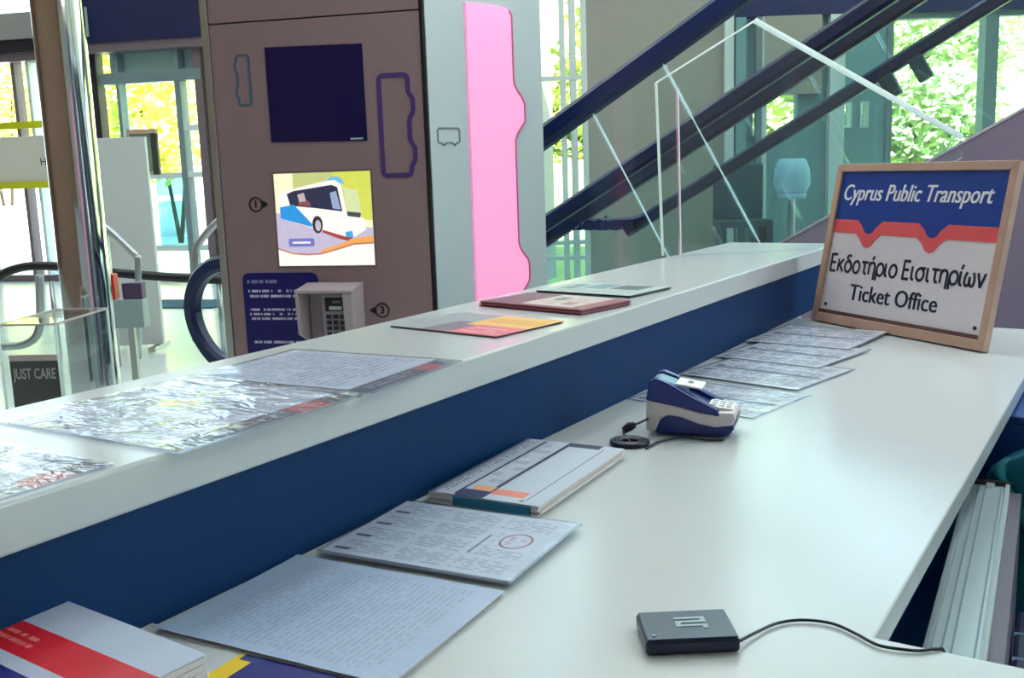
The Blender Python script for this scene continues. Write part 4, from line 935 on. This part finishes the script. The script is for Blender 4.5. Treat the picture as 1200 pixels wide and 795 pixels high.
# far worktop sheets
for i, (px, lb) in enumerate(((((717, 466), (882, 492), (928, 461)), 'timetable sheet lying under the card terminal'), (((777, 438), (935, 460), (966, 431)), 'sleeved timetable just beyond the card terminal'),
              (((832, 420), (960, 435), (995, 410)), 'sleeved timetable between two others before the sign'), (((866, 403), (996, 414), (1026, 391)), 'farthest sleeved timetable, right before the wooden sign'))):
    sleeved('timetable_sheet', lb, px, ZD, pF, lift=.0015+.0022*i, group='timetables beside the card terminal', seed=20+i, amp=.0008)

# ------------------------------------------------------------------ card terminal
tL, tR = at_z(757, 511, ZD), at_z(852, 516, ZD); et = (tR-tL).normalized()
ctm = thing('card_terminal', 'white and navy card payment terminal with a paper slip on the worktop', 'card terminal', frame(tL+Vector((0, 0, .0042)), et))
Lt = (tR-tL).length*1.06; W_ = .082
def prof(name, pts, y0, y1, ma, bev=.003): return prism(name, [(u*Lt, y0, z) for u, z in pts], (0, y1-y0, 0), ma, ctm, bev)
TWH = mat('terminal_white', (224, 214, 222), .35); TNV = mat('terminal_navy', (22, 44, 128), .25)
prof('base_shell', [(0, .004), (.10, .004), (.17, .026), (.26, .033), (.40, .031), (.62, .020), (.80, .016), (1.0, .020), (1.04, .030), (1.02, .042), (.62, .040), (.36, .050), (0, .060)], 0, W_, TWH)
prof('lower_body', [(.10, 0), (.94, 0), (1.02, .012), (1.0, .022), (.80, .019), (.62, .023), (.40, .034), (.26, .036), (.17, .029)], .004, W_-.004, TNV)
prof('upper_shell', [(.0, .058), (.36, .049), (.62, .040), (.86, .034), (.84, .046), (.60, .062), (.30, .086), (.12, .096), (.05, .092)], -.002, .016, TNV)
prof('upper_shell', [(.0, .058), (.36, .049), (.62, .040), (.86, .034), (.84, .046), (.60, .062), (.30, .086), (.12, .096), (.05, .092)], W_-.016, W_+.002, TNV)
prof('paper_cover', [(.0, .058), (.36, .049), (.46, .058), (.42, .074), (.28, .084), (.12, .092), (.05, .089)], .016, W_-.016, mat('cover_teal', (120, 160, 176), .3))
prof('slip', [(.34, .083), (.64, .076), (.64, .0785), (.34, .0855)], .014, W_-.018, mat('slip_white', (246, 250, 250), .6), 0)
prof('slip_mark', [(.46, .0838), (.52, .0824), (.52, .083), (.46, .0844)], .034, .048, mat('slip_print', (130, 150, 150), .6), 0)
prof('screen', [(.46, .052), (.70, .044), (.70, .048), (.46, .064)], .016, W_-.016, NAVY, .001)
kp = prof('keypad', [(.70, .041), (1.0, .040), (1.0, .045), (.70, .049)], .016, W_-.012, mat('keypad_white', (240, 244, 244), .4), .002)
for r_ in range(3):
    for c_ in range(3): box('key', ((.74+r_*.085)*Lt, .024+c_*.015, .044), ((.80+r_*.085)*Lt, .035+c_*.015, .0500-r_*.0012), mat('key_pale', (214, 222, 220), .4), kp, .001)
box('port', (Lt*1.0, .02, .022), (Lt*1.045, .06, .034), mat('port_grey', (110, 120, 126), .4), ctm, .002)
# its cable
pg = at_z(737, 504, ZD+.006); og = at_z(738, 521, ZD)
cbl = thing('terminal_cable', 'dark cable with plug curling left of the card terminal', 'cable')
CB = mat('cable_dark', (20, 28, 56), .45)
q0 = tL+Vector((0, 0, .03))
tube('lead', smooth_path([q0+et*.004, at_z(746, 497, ZD+.024), at_z(739, 498, ZD+.022), at_z(731, 505, ZD+.012), at_z(733, 512, ZD+.006), at_z(739, 519, ZD+.004)], 6), .0022, CB, cbl, 8)
tube('plug', [at_z(744, 498, ZD+.022), at_z(738, 500, ZD+.018), at_z(731, 505, ZD+.012)], [.005, .0085, .006], CB, cbl, 10)
tube('lead', smooth_path([at_z(757, 526, ZD+.003), at_z(775, 517, ZD+.003), at_z(800, 513, ZD+.003), at_z(830, 516, ZD+.003), at_z(848, 516, ZD+.003)], 6), .0018, CB, cbl, 8)
dk = thing('cable_coil', 'flat dark oval cable coil behind the planner pad', 'cable', Matrix.Translation(og))
import math as _m
for r_, zz_ in ((.030, .0045), (.0235, .004), (.017, .004)):
    tube('turn', [(r_*_m.cos(a*_m.pi/16)*1.0, r_*.85*_m.sin(a*_m.pi/16), zz_) for a in range(33)], .0040, CB, dk, 8)
lathe('core', [(.0, .0005), (.032, .0005), (.032, .002), (.0, .002)], CB, dk, 24)
# ------------------------------------------------------------------ contactless reader at the front
A, e, nn, w, h = rect_px((757, 771), (868, 766), (754, 740), ZD)
M = Matrix((e, nn, Vector((0, 0, 1)))).transposed().to_4x4(); M.translation = A+Vector((0, 0, .0003))
dv = thing('contactless_reader', 'small black contactless reader with a pale logo in front', 'card reader', M)
hz_ = .015
box('body', (0, 0, .001), (w, .064, hz_), mat('reader_black', (20, 30, 62), .3), dv, .003); tp = box('top_plate', (.002, .002, hz_), (w-.002, .062, hz_+.0012), mat('reader_top', (56, 82, 104), .3), dv, .0005, 1)
lgm = mat('logo_pale', (150, 176, 186), .4); cx, cy = w*.56, .036
for i in range(3):
    box('logo', (cx-.016, cy-.010+i*.008, hz_+.0012), (cx+.014, cy-.006+i*.008, hz_+.0018), lgm, tp)
box('logo', (cx-.016, cy-.006, hz_+.0012), (cx-.011, cy-.002, hz_+.0018), lgm, tp); box('logo', (cx+.009, cy+.002, hz_+.0012), (cx+.014, cy+.006, hz_+.0018), lgm, tp); box('logo', (cx+.009, cy-.015, hz_+.0012), (cx+.014, cy-.010, hz_+.0018), lgm, tp)
box('indicator', (.008, .008, hz_+.0012), (.011, .011, hz_+.002), lgm, dv)
cab = thing('reader_cable', 'thin black cable leading from the small reader to the worktop edge', 'cable')
_ex = at_z(1098, 762, ZD).x
pe_ = [at_z(866, 752, ZD+.006), at_z(885, 742, ZD+.004), at_z(910, 731, ZD+.003), at_z(940, 727, ZD+.003), at_z(975, 731, ZD+.003), at_z(1003, 743, ZD+.003), at_z(1028, 756, ZD+.003), at_z(1054, 761, ZD+.003), at_z(1078, 763, ZD+.0025), Vector((_ex, yr-.003, ZD+.0018)), Vector((_ex+.006, yr+.0025, ZD-.004)), Vector((_ex+.008, yr+.003, ZD-.05)), Vector((_ex+.008, yr+.003, ZD-.15))]
tube('lead', smooth_path(pe_, 6), .0016, BLACK, cab, 8)
